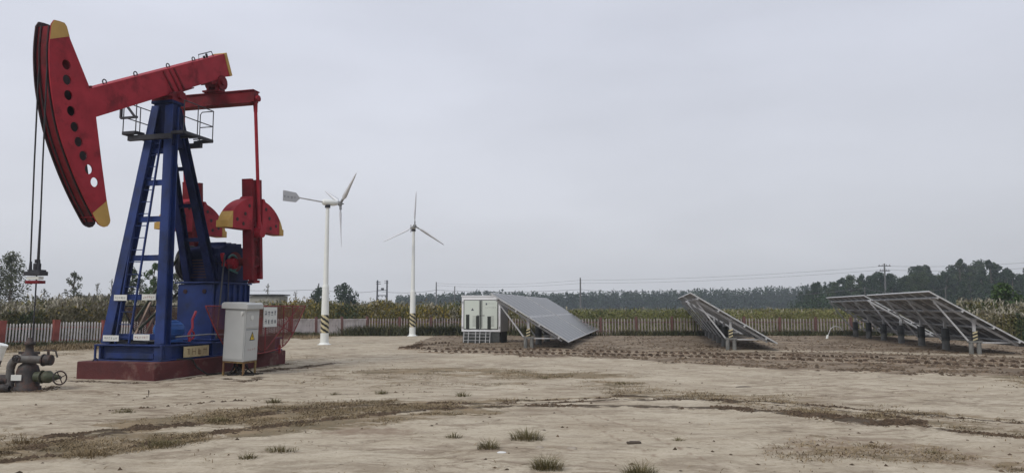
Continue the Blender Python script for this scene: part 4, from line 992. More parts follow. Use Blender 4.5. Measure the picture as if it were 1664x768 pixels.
# yellow painted tips (wrap over the near plate, 3 mm proud)
def clip_poly(poly, f):
    out = []
    for i in range(len(poly)):
        a, b = poly[i], poly[(i + 1) % len(poly)]; fa, fb = f(*a), f(*b)
        if fa >= 0: out.append(a)
        if (fa >= 0) != (fb >= 0): t_ = fa / (fa - fb); out.append((a[0] + (b[0] - a[0]) * t_, a[1] + (b[1] - a[1]) * t_))
    return out
top_tip = clip_poly(outline, lambda x, z: z - (7.00 + .22 * (x + .2) / .46)); low_tip = clip_poly(outline, lambda x, z: (3.62 + .36 * (x - 1.08) / .42) - z)
low_tip = clip_poly(low_tip, lambda x, z: x - 1.02)
for nm, pl_ in (("painted_tip", top_tip), ("painted_tip", low_tip)):
    mb = MB(); mb.prism([(x, z) for x, z in pl_], HY0 - .004, HY0 - .001); mb.build(nm, M['yellow'], head)

# bridle cables, carrier, polished rod
for ty in (-.11, .10):
    mb = MB(); xw = -.155; mb.tube([(-.15, TC + ty * .9, 6.9), (-.15, TC + ty, 6.2), (-.12, TC + ty, 4.5), (-.06, TC + ty, 2.25)], .016, 6); mb.build("bridle_cable", M['rope'], pj)
    mb = MB(); mb.cyl((-.06, TC + ty, 2.30), (-.06, TC + ty, 2.52), .035, .022, 10); mb.build("cable_socket", M['dark'], pj)
mb = MB(); mb.box((-.03, TC, 2.19), (.12, .30, .06)); mb.box((-.02, TC, 2.11), (.16, .34, .06), mi=1); mb.box((-.02, TC, 2.28), (.2, .40, .08), mi=2); mb.build("carrier_bar", [M['sign'], M['red_dark'], M['dark']], pj, .006)
mb = MB(); mb.cyl((0, TC, 2.36), (0, TC, 2.48), .07, n=10); mb.cyl((0, TC, 2.49), (0, TC, 2.56), .05, n=10); mb.box((0, TC, 2.32), (.16, .3, .07)); mb.build("rod_clamp", M['dark'], pj, .004)
mb = MB(); mb.cyl((0, TC, .95), (0, TC, 3.35), .014, n=8); mb.build("polished_rod", M['dark'], pj)

# equalizer and its bearing, pitman arms
EX, EZ = 5.22, 7.22
mb = MB(); mb.box((EX, -.08, EZ + .02), (.22, 2.56, .30)); mb.box((EX, -.08, EZ + .185), (.30, 2.58, .03)); mb.box((EX, -.08, EZ - .145), (.30, 2.4, .03))
for k in range(8): mb.cyl((EX - .1, -.3 + k * .07, EZ - .16), (EX - .1, -.3 + k * .07, EZ - .20), .018, n=6)
mb.build("equalizer_beam", M['red_dark'], pj, .008)
mb = MB(); bp_ = bm(2.05, 0, -hd); mb.box((bp_.x, TC, bp_.z - .05), (.46, .36, .08), rot=Matrix.Rotation(-BA, 3, 'Y')); mb.cyl((EX - .0, TC - .22, EZ + .50), (EX, TC + .22, EZ + .50), .20, n=18)
mb.cyl((EX - .02, TC - .28, EZ + .50), (EX - .02, TC + .28, EZ + .50), .08, n=14)
mb.bar((EX, TC - .16, EZ + .19), (EX, TC - .10, EZ + .46), .34, .07); mb.bar((EX, TC + .16, EZ + .19), (EX, TC + .10, EZ + .46), .34, .07); mb.box((EX, TC, EZ + .23), (.46, .52, .05))
mb.build("equalizer_bearing", M['red_dark'], pj, .006)
SX, SZ = 5.66, 2.84; PX, PZc = 5.60, 3.62
for ty in (-1.34, .95):
    mb = MB(); a = Vector((EX + .02, ty + .02, EZ - .02)); b = Vector((PX, ty, PZc)); d_ = b - a
    mb.cyl(a, a + d_ * .10, .065, .05, 12); mb.cyl(a + d_ * .10, a + d_ * .92, .045, .045, 12); mb.cyl(a + d_ * .92, b, .06, .09, 12)
    mb.cyl((a.x, ty - .10, a.z), (a.x, ty + .10, a.z), .085, n=14); mb.cyl((PX, ty - .10, PZc), (PX, ty + .10, PZc), .14, n=18); mb.build("pitman_arm", M['red'], pj, .003)
# cranks with counterweights (crank plane x-z), hanging about the output shaft
tilt = R(4.5)
def crank(ty, side):
    def cp(u, v): return (SX - v * math.sin(tilt) + u * math.cos(tilt), SZ + v * math.cos(tilt) + u * math.sin(tilt) * 1.0)
    t0 = ty - .09; t1 = ty + .09
    pol = [cp(-.20, -.50), cp(.20, -.50), cp(.20, 2.22), cp(-.20, 2.22)]
    mb = MB(); mb.prism([cp(-.25, -.48), cp(-.13, -.48), cp(-.13, 2.22), cp(-.25, 2.22)], t0 - .05, t1 + .05); mb.prism([cp(.13, -.48), cp(.25, -.48), cp(.25, 2.22), cp(.13, 2.22)], t0 - .05, t1 + .05)
    mb.prism([cp(-.128, -.50), cp(.128, -.50), cp(.128, 2.20), cp(-.128, 2.20)], ty - .05, ty + .05)
    mb.prism([cp(-.10, -.58), cp(.16, -.58), cp(.16, -.50), cp(-.10, -.50)], ty - .1, ty + .1)
    o = side * .06
    for v in (.0, .62, 1.0): x, z = cp(0, v); mb.cyl((x, ty - .11, z), (x, ty + .11, z), .085 if v != 0 else .16, n=14)
    for v in (1.25, 1.5, 1.8, 2.05, .3): x, z = cp(0, v); mb.cyl((x, ty - .07, z), (x, ty + .07, z), .035, n=8)
    cr = mb.build("crank", M['red_dark'], pj, .006)
    # counterweights: flat underneath, domed on top, one each side of the arm
    for sg in (-1, 1):
        pts = [(sg * .225, .82)]; Rw = 1.18
        pts += [(sg * 1.27, .80), (sg * 1.27, .98)]
        for k in range(9):
            th = R(16 + k * 7.2); pts.append((sg * Rw * math.cos(th) * 1.07, .70 + Rw * .84 * math.sin(th)))
        pts += [(sg * .30, 1.72), (sg * .225, 1.72)]
        yellow = clip_poly(pts, lambda u, v: abs(u) - 1.06)
        redp = clip_poly(pts, lambda u, v: 1.06 - abs(u))
        cl = lambda P: [(SX - v * math.sin(tilt) * .0 + u - .10, SZ + v) for u, v in P]
        mb = MB(); mb.prism(cl(redp), ty - .17, ty + .17)
        for (u, v) in ((.55, 1.22), (.88, 1.04), (.62, .95), (.38, 1.45)):
            x, z = SX + sg * u - .10, SZ + v; mb.cyl((x, ty - .178, z), (x, ty + .178, z), .05, n=10, mi=1)
        cwt = mb.build("counterweight", [M['red'], M['black_paint']], pj, .012)
        mb = MB(); mb.prism(cl(yellow), ty - .175, ty + .175); mb.build("painted_end", M['yellow'], cwt, .012)
crank(-1.13, -1); crank(.74, 1)
# gear reducer
mb = MB(); gy0, gy1 = -.55, .38
prof = [(4.98, 2.30), (6.32, 2.30), (6.36, 2.62), (6.42, 2.70), (6.42, 2.92), (6.30, 3.05), (6.05, 3.24), (5.75, 3.32), (5.40, 3.32), (5.18, 3.22), (4.98, 3.16)]
mb.prism(prof, gy0, gy1)
for k in range(4): x = 5.3 + k * .22; mb.prism([(x, 3.20), (x + .05, 3.20), (x + .05, 3.36), (x, 3.36)], gy0 + .03, gy1 - .03)
mb.box((5.66, -.085, 2.80), (1.56, 1.02, .06)); mb.box((4.90, -.09, 2.66), (.14, .84, .70)); mb.cyl((4.93, -.38, 3.02), (4.93, .24, 3.02), .17, n=16)
mb.box((5.6, -.085, 2.27), (1.6, 1.05, .05))
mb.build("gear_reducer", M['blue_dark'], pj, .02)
mb = MB()
for k in range(7): mb.box((4.825, -.09, 2.40 + k * .075), (.012, .66, .03))
mb.build("louvre", M['black_paint'], pj)
mb = MB(); mb.cyl((SX, -1.24, SZ), (SX, .84, SZ), .11, n=18); mb.cyl((SX, gy0 - .05, SZ), (SX, gy0 - .001, SZ), .27, n=24); mb.build("output_shaft", M['red_dark'], pj)
mb = MB(); mb.cyl((5.42, gy0 - .22, 2.78), (5.42, gy0 - .001, 2.78), .14, n=22); mb.cyl((5.42, gy0 - .24, 2.78), (5.42, gy0 - .22, 2.78), .08, n=16)
for k in range(8): a = k * PI / 4; mb.cyl((5.42 + .11 * math.cos(a), gy0 - .24, 2.78 + .11 * math.sin(a)), (5.42 + .11 * math.cos(a), gy0 - .20, 2.78 + .11 * math.sin(a)), .016, n=6)
mb.bar((5.14, gy0 - .06, 2.70), (5.06, gy0 - .06, 3.04), .09, .06); mb.build("brake_drum", M['red'], pj, .004)
mb = MB(); mb.ring((5.42, gy0 - .12, 2.80), (0, 1, 0), .21, .03, 22, 8, a0=R(35), a1=R(300)); mb.bar((5.28, gy0 - .14, 2.62), (5.62, gy0 - .14, 2.54), .04, .05); mb.build("brake_band", M['teal'], pj)
mb = MB(); mb.bar((5.08, gy0 - .12, 3.0), (4.55, -.9, .82), .035, .035); mb.bar((5.22, gy0 - .16, 2.75), (5.05, -.85, .95), .02, .02); mb.build("brake_lever", M['dark'], pj)
# pedestal
mb = MB(); fy0, fy1 = -.62, .46
mb.prism([(4.82, .77), (6.30, .77), (6.30, 2.02), (6.24, 2.24), (4.94, 2.24), (4.86, 2.02)], fy0, fy1)
mb.box((4.76, -.08, 1.50), (.06, 1.06, 1.44))
mb.box((5.50, -.08, 2.258), (1.66, 1.2, .035)); mb.box((5.5, -.08, .79), (1.8, 1.3, .04))
for x in (5.25, 5.5, 5.75, 6.0, 6.2): mb.prism([(x, 1.5), (x + .03, 1.5), (x + .03, 2.23), (x, 2.23)], fy0 - .06, fy0 - .001)
for yy in (-.36, .22): mb.cyl((4.715, yy, 2.03), (4.74, yy, 2.03), .06, n=14, mi=1)
mb.box((5.2, fy0 - .012, .93), (.5, .02, .24), mi=1)
mb.build("pedestal", [M['blue'], M['black_paint']], pj, .012)
# belt wheel, belt rods and motor
WX, WY, WZ = 5.28, .62, 2.80
mb = MB(); mb.ring((WX, WY, WZ), (0, 1, 0), .44, .055, 36, 8); mb.ring((WX, WY - .09, WZ), (0, 1, 0), .44, .05, 36, 8); mb.cyl((WX, gy1, WZ), (WX, WY + .12, WZ), .09, n=14)
for k in range(5): a = k * 2 * PI / 5 + .4; mb.bar((WX, WY - .05, WZ), (WX + .42 * math.cos(a), WY - .05, WZ + .42 * math.sin(a)), .07, .05, (0, 1, 0))
mb.build("belt_wheel", M['dark'], pj)
mb = MB(); mb.bar((WX - .30, WY - .05, WZ + .30), (3.42, WY - .05, 1.30), .07, .025, (0, 1, 0)); mb.bar((WX + .1, WY - .05, WZ - .45), (3.55, WY - .05, 1.08), .07, .025, (0, 1, 0)); mb.build("drive_belt", M['green_iron'], pj)
mb = MB(); my = -.42; mb.lathe((3.05, my, 1.08), (1, 0, 0), [(0, .001), (0, .14), (.05, .19), (.16, .20), (.18, .215), (.62, .215), (.64, .19), (.72, .17), (.74, .001)], 22)
mb.box((3.45, my, .82), (.42, .42, .06)); mb.box((3.42, my + .14, 1.32), (.2, .16, .1))
for k in range(12): a = R(k * 30); mb.bar((3.25, my + .215 * math.cos(a), 1.08 + .215 * math.sin(a)), (3.66, my + .215 * math.cos(a), 1.08 + .215 * math.sin(a)), .012, .03, (0, math.cos(a), math.sin(a)))
mb.build("motor", M['blue_motor'], pj, .002)
mb = MB(); mb.tube([(3.50, -.94, .80), (3.52, -.92, 1.02), (3.62, -.92, 1.12), (3.60, -.92, 1.32), (3.72, -.92, 1.52)], .03, 8); mb.ring((3.58, -.92, .95), (0, 1, 0), .10, .025, 16, 6); mb.build("brake_handle", M['rail_red'], pj)
mb = MB(); mb.tube([(3.0, -.96, .93), (4.2, -.96, .95), (5.4, -.96, .90)], .018, 6); mb.build("conduit", M['steel_dk'], pj)
mb = MB(); mb.box((3.66, TC - .80 - .135, .565), (.90, .012, .25))
pl = lambda u, v: (u, TC - .80 - .145, v)
for k, kd in enumerate((None, 'H', None, 'II')): glyph_marks(mb, 3.36 + k * .20, .565, .15, .17, pl, rs, 6, 1, kd)
mb.build("nameplate", [M['sign_old'], M['ink_brown']], pj, fix=False)
mb = MB(); mb.box((2.95, .05, .80), (.5, 1.0, .06)); mb.box((2.9, .2, .87), (.2, .5, .06)); mb.build("battery_tray", M['dark'], pj, .004)

# crank guards on both sides
def guard(ty, name, label, m, rm, x0=3.45, sign=False, full=True):
    t = thing(name, label, "guard fence", W0, PA)
    prof = [(x0, 1.64), (x0 + .42, 1.05), (x0 + .85, .62), (x0 + 1.3, .46), (x0 + 2.2, .42), (6.35, .52), (6.85, .80), (7.2, 1.18), (7.57, 1.65)]
    pts = [(p.x, p.y) for p in catmull(prof, 4)]
    mb = MB(); mb.tube([(x, ty, z) for x, z in pts], .018, 6); mb.tube([(x0, ty, 1.645), (7.57, ty, 1.655)], .018, 6)
    for x in (4.6, 5.6, 6.45, 6.9):
        zb_ = np.interp(x, [p[0] for p in pts], [p[1] for p in pts]); mb.tube([(x, ty, zb_), (x, ty, 1.65)], .016, 6)
    mb.tube([(5.65, ty, .50), (7.2, ty, 1.63)], .016, 6); mb.tube([(6.95, ty, .92), (5.7, ty, 1.3)], .014, 6); mb.tube([(x0 + .9, ty, 1.6), (5.4, ty, .5)], .014, 6)
    for x in (4.3, 6.3): mb.bar((x, ty, .37), (x, ty, .6), .05)
    mb.build("frame", rm, t)
    mb = MB(); xsP = [p[0] for p in pts]; zsP = [p[1] for p in pts]
    step = .055; 
    def zlow(x): return float(np.interp(x, xsP, zsP))
    c_ = x0 - 1.3
    while c_ < 7.6:                      # crossing diagonal wires, clipped to the guard outline
        for dirn in (1, -1):
            seg = []; 
            for k in range(0, 26):
                z = .42 + k * .05; x = (c_ + (z - .42)) if dirn > 0 else (c_ + 1.3 - (z - .42))
                if x0 < x < 7.56 and z > zlow(x) and z < 1.645: seg.append((x, ty, z))
            if len(seg) > 1:
                mb.bar(seg[0], seg[-1], .0075, .0075, (0, 1, 0))
        c_ += step
    mb.build("wire_mesh", m, t, fix=False)
    if sign:
        mb = MB(); mb.box((5.76, ty - .03, 1.36), (.62, .012, .52)); pl_ = lambda u, v: (u, ty - .04, v)
        for rI in range(2):
            for cI in range(4): glyph_marks(mb, 5.54 + cI * .145, 1.46 - rI * .22, .105, .15, pl_, rs, 7, 1)
        mb.build("warning_board", [M['sign'], M['ink']], t, fix=False)
    return t
guard(-1.62, "crank_guard", "near red mesh crank guard carrying the white lettered board", M['mesh_red'], M['guard_frame'], 3.15, True)
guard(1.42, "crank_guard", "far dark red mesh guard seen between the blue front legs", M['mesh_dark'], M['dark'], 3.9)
mb = MB(); mb.bar((4.2, 1.3, .80), (4.75, 1.3, 1.75), .05); mb.bar((4.55, 1.3, .80), (5.1, 1.3, 1.72), .05); o = mb.build('timber_prop', M['tan'], None); o.location = W0; o.rotation_euler = (0, 0, PA); tag(o, 'pair of tan props leaning at the far mesh guard behind the ladder', 'prop')
mb = MB(); mb.box((6.2, -1.28, .62), (.42, .25, .46)); mb.box((6.2, -1.412, .64), (.36, .01, .38)); o = mb.build("junction_box", M['dark'], None, .01)
o.location = W0; o.rotation_euler = (0, 0, PA); tag(o, "small dark box standing on the red base behind the mesh guard", "junction box")
# debris at the concrete base: oily cable
mb = MB(); mb.tube([(3.0, -1.0, .41), (3.35, -1.16, .40), (3.45, -1.22, .2), (3.6, -1.4, .03), (3.9, -1.5, .02), (4.2, -1.42, .03)], .022, 6)
o = mb.build("drain_hose", M['cable']); o.location = W0; o.rotation_euler = (0, 0, PA); tag(o, "black hose hanging over the edge of the red concrete base", "hose")

# ------------------------------------------------------------------ control cabinet
cp0 = G(391, 610); t = thing("control_cabinet", "light grey control cabinet on a rusty stand beside the pump jack", "cabinet", (cp0.x - .15, cp0.y + .30, 0), R(-38))
CB = MB(); cw, cd_, z0, z1 = .57, .56, .34, 1.58
CB.box((0, 0, (z0 + z1) / 2), (cw, cd_, z1 - z0)); body = CB.build("body", M['grey'], t, .012)
mb = MB(); mb.prism([(-.355, 1.583), (.355, 1.583), (.355, 1.70), (.30, 1.735), (-.30, 1.735), (-.355, 1.70)], -.34, .33); mb.build("canopy", M['grey'], t, .012)
# the wide left face (local -x... front is -y) carries the door, the right face (+x) carries the warning mark
mb = MB(); mb.box((0, -cd_ / 2 - .008, .97), (cw - .05, .014, 1.16)); dr = mb.build("door", M['grey'], body, .004)
mb = MB(); mb.cyl((.20, -cd_ / 2 - .04, 1.50), (.20, -cd_ / 2 - .015, 1.50), .035, n=12); mb.box((.20, -cd_ / 2 - .035, 1.47), (.02, .02, .07)); mb.build("handle", M['sign'], dr)
mb = MB(); fx = cw / 2
mb.box((fx + .004, 0, 1.10), (.008, cd_ - .06, .012), mi=1); mb.box((fx + .008, .0, .72), (.014, cd_ - .06, .72)); mb.box((fx + .008, 0, 1.33), (.014, cd_ - .06, .38))
side = mb.build("side_door", [M['grey'], M['grey_seam']], body, .003)
mb = MB(); mb.cyl((fx + .015, -.05, 1.38), (fx + .028, -.05, 1.38), .06, n=18); mb.build("meter_window", M['sign'], side)
mb = MB(); zc = .93; yc = .0
mb.add([(fx + .018, yc - .11, zc - .09), (fx + .018, yc + .11, zc - .09), (fx + .018, yc, zc + .12)], [(0, 1, 2)], 0)
mb.add([(fx + .021, yc - .075, zc - .072), (fx + .021, yc + .075, zc - .072), (fx + .021, yc, zc + .08)], [(0, 1, 2)], 1)
mb.add([(fx + .024, yc + .01, zc + .05), (fx + .024, yc - .018, zc - .012), (fx + .024, yc - .002, zc - .012), (fx + .024, yc - .012, zc - .06), (fx + .024, yc + .022, zc + .006), (fx + .024, yc + .004, zc + .006)], [(0, 1, 2, 3, 4, 5)], 0)
mb.build("warning_triangle", [M['black'], M['warn']], side, fix=False)
mb = MB(); pl = lambda u, v: (fx + .018, u, v)
for k in range(4): glyph_marks(mb, -.13 + k * .085, .62, .055, .05, pl, rs, 4, 0)
mb.build("lettering", M['ink_red'], side, fix=False)
mb = MB()
for sx in (-1, 1):
    for sy in (-1, 1):
        mb = MB(); mb.bar((sx * .27, sy * .24, -.01), (sx * .27, sy * .24, .32), .04); mb.build("stand_leg", M['stand'], t, .003)
mb = MB()
for sy in (-1, 1): mb.box((0, sy * .24, .318), (.58, .04, .035))
for sx in (-1, 1): mb.box((sx * .27, 0, .318), (.036, .44, .033))
mb.build("stand_frame", M['stand'], t, .002)
t.rotation_euler = (R(1.0), R(2.2), R(-14))
mb = MB(); rc = random.Random(12)
for k in range(16):
    a = rc.uniform(0, 6.28); p0 = Vector((rc.uniform(-.15, .15), rc.uniform(-.12, .12), .33)); p1 = p0 + Vector((rc.uniform(-.1, .1), rc.uniform(-.1, .1), -.16)); p2 = Vector((p1.x + math.cos(a) * .15, p1.y + math.sin(a) * .15, .03)); p3 = Vector((math.cos(a) * rc.uniform(.3, .6), math.sin(a) * rc.uniform(.3, .6), .02))
    mb.tube([p.to_tuple() for p in catmull([p0, p1, p2, p3], 4)], rc.uniform(.010, .02), 6)
o = mb.build("cable_bundle", M['cable']); o.location = (t.location.x, t.location.y, 0); tag(o, "tangle of black cables spilling out under the grey cabinet", "cables")

# ------------------------------------------------------------------ wellhead
wx = W0 + Vector((0, 0, 0)); t = thing("wellhead", "rusty grey wellhead with valves below the hanging rod", "wellhead", (wx.x + .0, wx.y, 0))
t.location = (W0.x + TC * -math.sin(PA) - .05, W0.y + TC * math.cos(PA), 0)
mb = MB(); mb.lathe((0, 0, -.05), (0, 0, 1), [(0, .24), (.12, .24), (.13, .21), (.42, .20), (.52, .17), (.58, .10), (.60, .16), (.64, .15), (.66, .10), (.72, .09)], 24); mb.build("casing_head", M['rusty'], t)
mb = MB(); mb.lathe((0, 0, .64), (0, 0, 1), [(0, .12), (.03, .16), (.06, .13), (.10, .08), (.22, .065), (.24, .10), (.29, .10), (.30, .06), (.38, .05), (.38, .001)], 20)
mb.bar((-.2, 0, .72), (.2, 0, .72), .05, .05); mb.build("stuffing_box", M['rusty'], t)
mb = MB(); pts = [(-.26, -.12, .05), (-.27, -.12, .34), (-.26, -.12, .48), (-.20, -.12, .58), (-.08, -.12, .61), (.2, -.12, .60), (.48, -.12, .585)]
mb.tube([p.to_tuple() for p in catmull([Vector(p) for p in pts], 4)], .075, 12); mb.build("flow_pipe", M['oldgrey'], t)
mb = MB(); mb.cyl((.36, -.12, .59), (.38, -.12, .59), .12, n=18); mb.cyl((.40, -.12, .59), (.52, -.12, .59), .105, n=16); mb.tube([(.45, -.12, .68), (.45, -.12, .76)], .025, 6); mb.tube([(.37, -.14, .78), (.50, -.12, .78), (.58, -.1, .76), (.62, -.1, .64)], .016, 6); mb.build("choke_valve", M['rusty'], t)
def handwheel(p, ax, R_, m, parent, name="handwheel"):
    mb = MB(); mb.ring(p, ax, R_, .015, 22, 6); a, b, d = basis(ax); p = Vector(p)
    for k in range(4): an = k * PI / 2 + .4; mb.cyl(p, p + (a * math.cos(an) + b * math.sin(an)) * R_, .010, n=6)
    mb.cyl(p - d * .05, p + d * .03, .025, n=8); return mb.build(name, m, parent)
mb = MB(); mb.cyl((.18, -.05, .26), (.30, -.05, .26), .10, n=16); mb.cyl((.30, -.05, .26), (.32, -.05, .26), .13, n=16); mb.lathe((.32, -.05, .26), (1, 0, 0), [(0, .08), (.06, .12), (.14, .12), (.2, .07), (.34, .03)], 16); v1 = mb.build("gate_valve", M['green_iron'], t)
handwheel((.66, -.05, .24), (.85, -.5, .1), .13, M['rusty'], v1)
mb = MB(); mb.lathe((-.58, -.1, .20), (1, 0, 0), [(-.30, .035), (-.05, .035), (-.04, .10), (.0, .10), (.01, .06), (.1, .11), (.2, .11), (.25, .06), (.26, .10), (.30, .10), (.31, .05), (.42, .05)], 16); v2 = mb.build("gate_valve", M['rusty'], t)
mb = MB(); mb.lathe((-.12, -.34, .07), (-1, -.1, .0), [(0, .05), (.08, .08), (.16, .08), (.2, .04), (.24, .07), (.28, .03), (.42, .025)], 14); v3 = mb.build("drain_valve", M['rusty'], t); handwheel((-.54, -.37, .08), (-.6, -.7, .0), .10, M['rusty'], v3)
handwheel((-.12, -.20, .62), (0, -1, 0), .07, M['rusty'], t)
mb = MB(); mb.box((-.08, -.225, .26), (.20, .008, .11)); mb.build("paper_label", M['sign'], t)
# striped marker pipe at the left edge
bp0 = G(2, 606); t = thing("marker_pipe", "leaning white and black marker pipe at the left picture edge", "marker post", (bp0.x - .17, bp0.y, 0))
mb = MB(); mb.cyl((-.10, 0, -.05), (.02, 0, .34), .13, n=18, mi=1); mb.cyl((.021, 0, .342), (.12, 0, .66), .13, n=18, mi=0); mb.cyl((.12, 0, .661), (.135, 0, .71), .145, n=18, mi=0); mb.build("pipe", [M['white'], M['black']], t)

# ------------------------------------------------------------------ wind turbines
def turbine(base, hub_z, ax_ang, phase, label, seg=True, vane_up=.0):
    t = thing("wind_turbine", label, "wind turbine", base, 0)
    H_ = hub_z
    mb = MB(); mb.cyl((0, 0, 0), (0, 0, 2.55), .185, .145, 22); mb.cyl((0, 0, -.02), (0, 0, .03), .30, n=22)
    mb.cyl((0, 0, .03), (0, 0, .10), .24, .19, 22); tw = mb.build("tower_base", M['white'], t)
    mb = MB(); mb.cyl((0, 0, 2.552), (0, 0, H_ - .22), .115, .075, 20); mb.cyl((0, 0, 2.50), (0, 0, 2.60), .155, .135, 20); mb.build("tower_shaft", M['white'], t)
    mb = MB(); z0, z1 = .52, 1.30                    # striped warning band wound round the foot
    nseg, nz_ = 40, 36
    def rad(z): return .185 - .04 * z / 2.55 + .004
    vs = [(rad(z) * math.cos(a), rad(z) * math.sin(a), z) for z in [z0 + (z1 - z0) * j / nz_ for j in range(nz_ + 1)] for a in [2 * PI * i / nseg for i in range(nseg)]]
    fs = [[], []]
    for j in range(nz_):
        for i in range(nseg):
            ph = (j / nz_ * 3.4 + i / nseg * 3.0) % 1.0; fs[0 if ph < .52 else 1].append((j * nseg + i, j * nseg + (i + 1) % nseg, (j + 1) * nseg + (i + 1) % nseg, (j + 1) * nseg + i))
    mb.add(vs, fs[0], 0, True); mb.add(vs, fs[1], 1, True); mb.build("warning_band", [M['band'], M['black']], tw, fix=False)
    d = Vector((math.cos(ax_ang), math.sin(ax_ang), 0)); s = Vector((-d.y, d.x, 0)); up = Vector((0, 0, 1)); C = Vector((0, 0, H_))
    mb = MB(); mb.lathe(C - d * .25, d, [(0, .001), (.0, .08), (.05, .13), (.35, .14), (.55, .13), (.70, .09), (.76, .001)], 18); mb.build("nacelle", M['white'], t)
    mb = MB(); mb.cyl((0, 0, H_ - .24), (0, 0, H_ - .12), .12, .12, 16); mb.build("yaw_collar", M['dark'], t)
    hub = C + d * .60
    mb = MB(); mb.cyl(hub - d * .08, hub + d * .05, .11, .10, 14); mb.cyl(hub + d * .05, hub + d * .16, .05, .02, 10)
    for k in range(3): a = phase + k * 2 * PI / 3; e = up * math.cos(a) + s * math.sin(a); mb.bar(hub, hub + e * .28, .07, .09, d)
    rot = mb.build("rotor_hub", M['steel_dk'], t)
    for k in range(3):
        a = phase + k * 2 * PI / 3; e = up * math.cos(a) + s * math.sin(a); c_ = d.cross(e); mb = MB(); rows = []
        for (l_, w_, tw_) in ((.20, .08, 1.1), (.34, .12, 1.05), (.48, .20, 1.0), (.75, .18, .9), (1.1, .135, .8), (1.5, .10, .75), (1.8, .07, .7), (1.98, .03, .45)):
            ch = c_ * math.cos(tw_) + d * math.sin(tw_); nn = e.cross(ch).normalized(); cc = hub + e * l_ + c_ * (w_ * .12)
            rows.append([cc + ch * w_ / 2, cc + nn * .02 * w_ / .12, cc - ch * w_ / 2, cc - nn * .015 * w_ / .12])
        vs = [v for r1 in rows for v in r1]; fs = [(i * 4 + j, i * 4 + (j + 1) % 4, (i + 1) * 4 + (j + 1) % 4, (i + 1) * 4 + j) for i in range(len(rows) - 1) for j in range(4)] + [(3, 2, 1, 0), tuple(len(vs) - 4 + j for j in range(4))]
        mb.add(vs, fs, 0, True); mb.build("blade", M['blade'], t)
    mb = MB(); a0 = C - d * .22; a1 = C - d * 1.35 + up * .10; mb.cyl(a0, a1, .035, .028, 10); mb.build("tail_boom", M['steel'], t)
    o_ = C + up * .10; vs = [(-1.28, 0), (-1.45, .20), (-2.02, .26), (-2.02, -.20), (-1.45, -.22), (-1.28, -.05)]
    mb = MB(); P_ = [o_ + d * x + up * z for x, z in vs]; q = s * .012; n = len(P_)
    mb.add([p + q for p in P_] + [p - q for p in P_], [tuple(range(n)), tuple(range(2 * n - 1, n - 1, -1))] + [(i, n + i, n + (i + 1) % n, (i + 1) % n) for i in range(n)])
    rz = random.Random(3)
    for sg in (-1, 1):
        pl = lambda u, v: o_ + d * u + up * v + s * sg * .016
        for k in range(4): glyph_marks(mb, -1.95 + k * .155, -.02, .10, .11, pl, rz, 4, 1)
    mb.build("tail_vane", [M['vane'], M['ink']], t, fix=False)
    return t
g1 = G(527, 560); g2 = G(670, 545.8)
turbine(g1, 6.25, math.atan2(.6, .8), R(186), "near wind turbine with its tail vane pointing left")
turbine(g2, 6.25, R(-77), R(2), "farther wind turbine facing the camera left of the container")

# ------------------------------------------------------------------ container
f0 = G(752, 556); t = thing("equipment_container", "small white equipment container with double doors and front steps", "container", (-1.42, 33.9, 0), R(-14))
cw, cdp, cz0, cz1 = 1.85, 1.45, .52, 2.12
mb = MB(); mb.box((0, cdp / 2, (cz0 + cz1) / 2), (cw, cdp, cz1 - cz0)); cb = mb.build("body", M['container'], t, .02)
mb = MB(); mb.box((0, cdp / 2, cz1 + .025), (cw + .05, cdp + .05, .05)); mb.build("roof", M['container'], cb, .01)
mb = MB(); mb.box((0, cdp / 2, .26), (cw - .1, cdp - .08, .50)); mb.build("plinth", M['sleeve'], t, .01)
mb = MB(); mb.box((0, -.004, (cz0 + cz1) / 2 - .02), (cw - .20, .01, cz1 - cz0 - .26)); mb.build("door_seal", M['louvre'], cb)
for sx, dw in ((-1, .76), (1, .76)):
    mb = MB(); cx = sx * .405; mb.box((cx, -.02, (cz0 + cz1) / 2 - .02), (dw, .024, cz1 - cz0 - .32)); 
    d1 = mb.build("door", M['door_green'], cb, .004)
    mb = MB(); mb.cyl((sx * .055, -.045, .72), (sx * .055, -.045, 1.94), .014, n=8); mb.box((sx * .10, -.04, 1.26), (.16, .02, .03)); mb.build("lock_bar", M['grey_seam'], d1)
    mb = MB()
    for k in range(9): mb.box((cx + .12, -.034, .78 + k * .055), (.20, .004, .014))
    mb.build("vent_slots", M['grey_seam'], d1)
for x, hh, in ((-.62, .64), (-.14, .58), (.40, .56)):
    mb = MB(); mb.box((x, -.040, .66 + hh / 2), (.16, .014, hh)); mb.build("vent_grille", M['louvre'], cb, .003)
mb = MB(); mb.box((.27, -.034, 1.78), (.07, .003, .09), mi=0); pl = lambda u, v: (u, -.0345, v)
for k in range(5): glyph_marks(mb, .36 + k * .065, 1.80, .05, .045, pl, rs, 3, 0)
for k in range(7): glyph_marks(mb, .25 + k * .072, 1.62, .05, .05, pl, rs, 4, 0)
mb.build("lettering", M['ink'], cb, fix=False)
mb = MB(); mb.add([(-.46, -.0345, 1.48), (-.32, -.0345, 1.48), (-.39, -.0345, 1.60)], [(0, 1, 2)]); mb.build("warning_triangle", M['ink'], cb, fix=False)
for x in (-cw / 2 + .05, cw / 2 - .05):
    mb = MB()
    for z in (.72, 1.86): mb.cyl((x, -.02, z - .05), (x, -.02, z + .05), .018, n=8)
    mb.build("hinge", M['steel'], cb)
mb = MB()
for x in (-.78, -.56, -.22, -.02, .26, .46): mb.bar((x, -.16, -.05), (x, -.06, .55), .028)
for z in (.14, .30): mb.bar((-.78, -.15 + z * .12, z), (.46, -.15 + z * .12, z), .02)
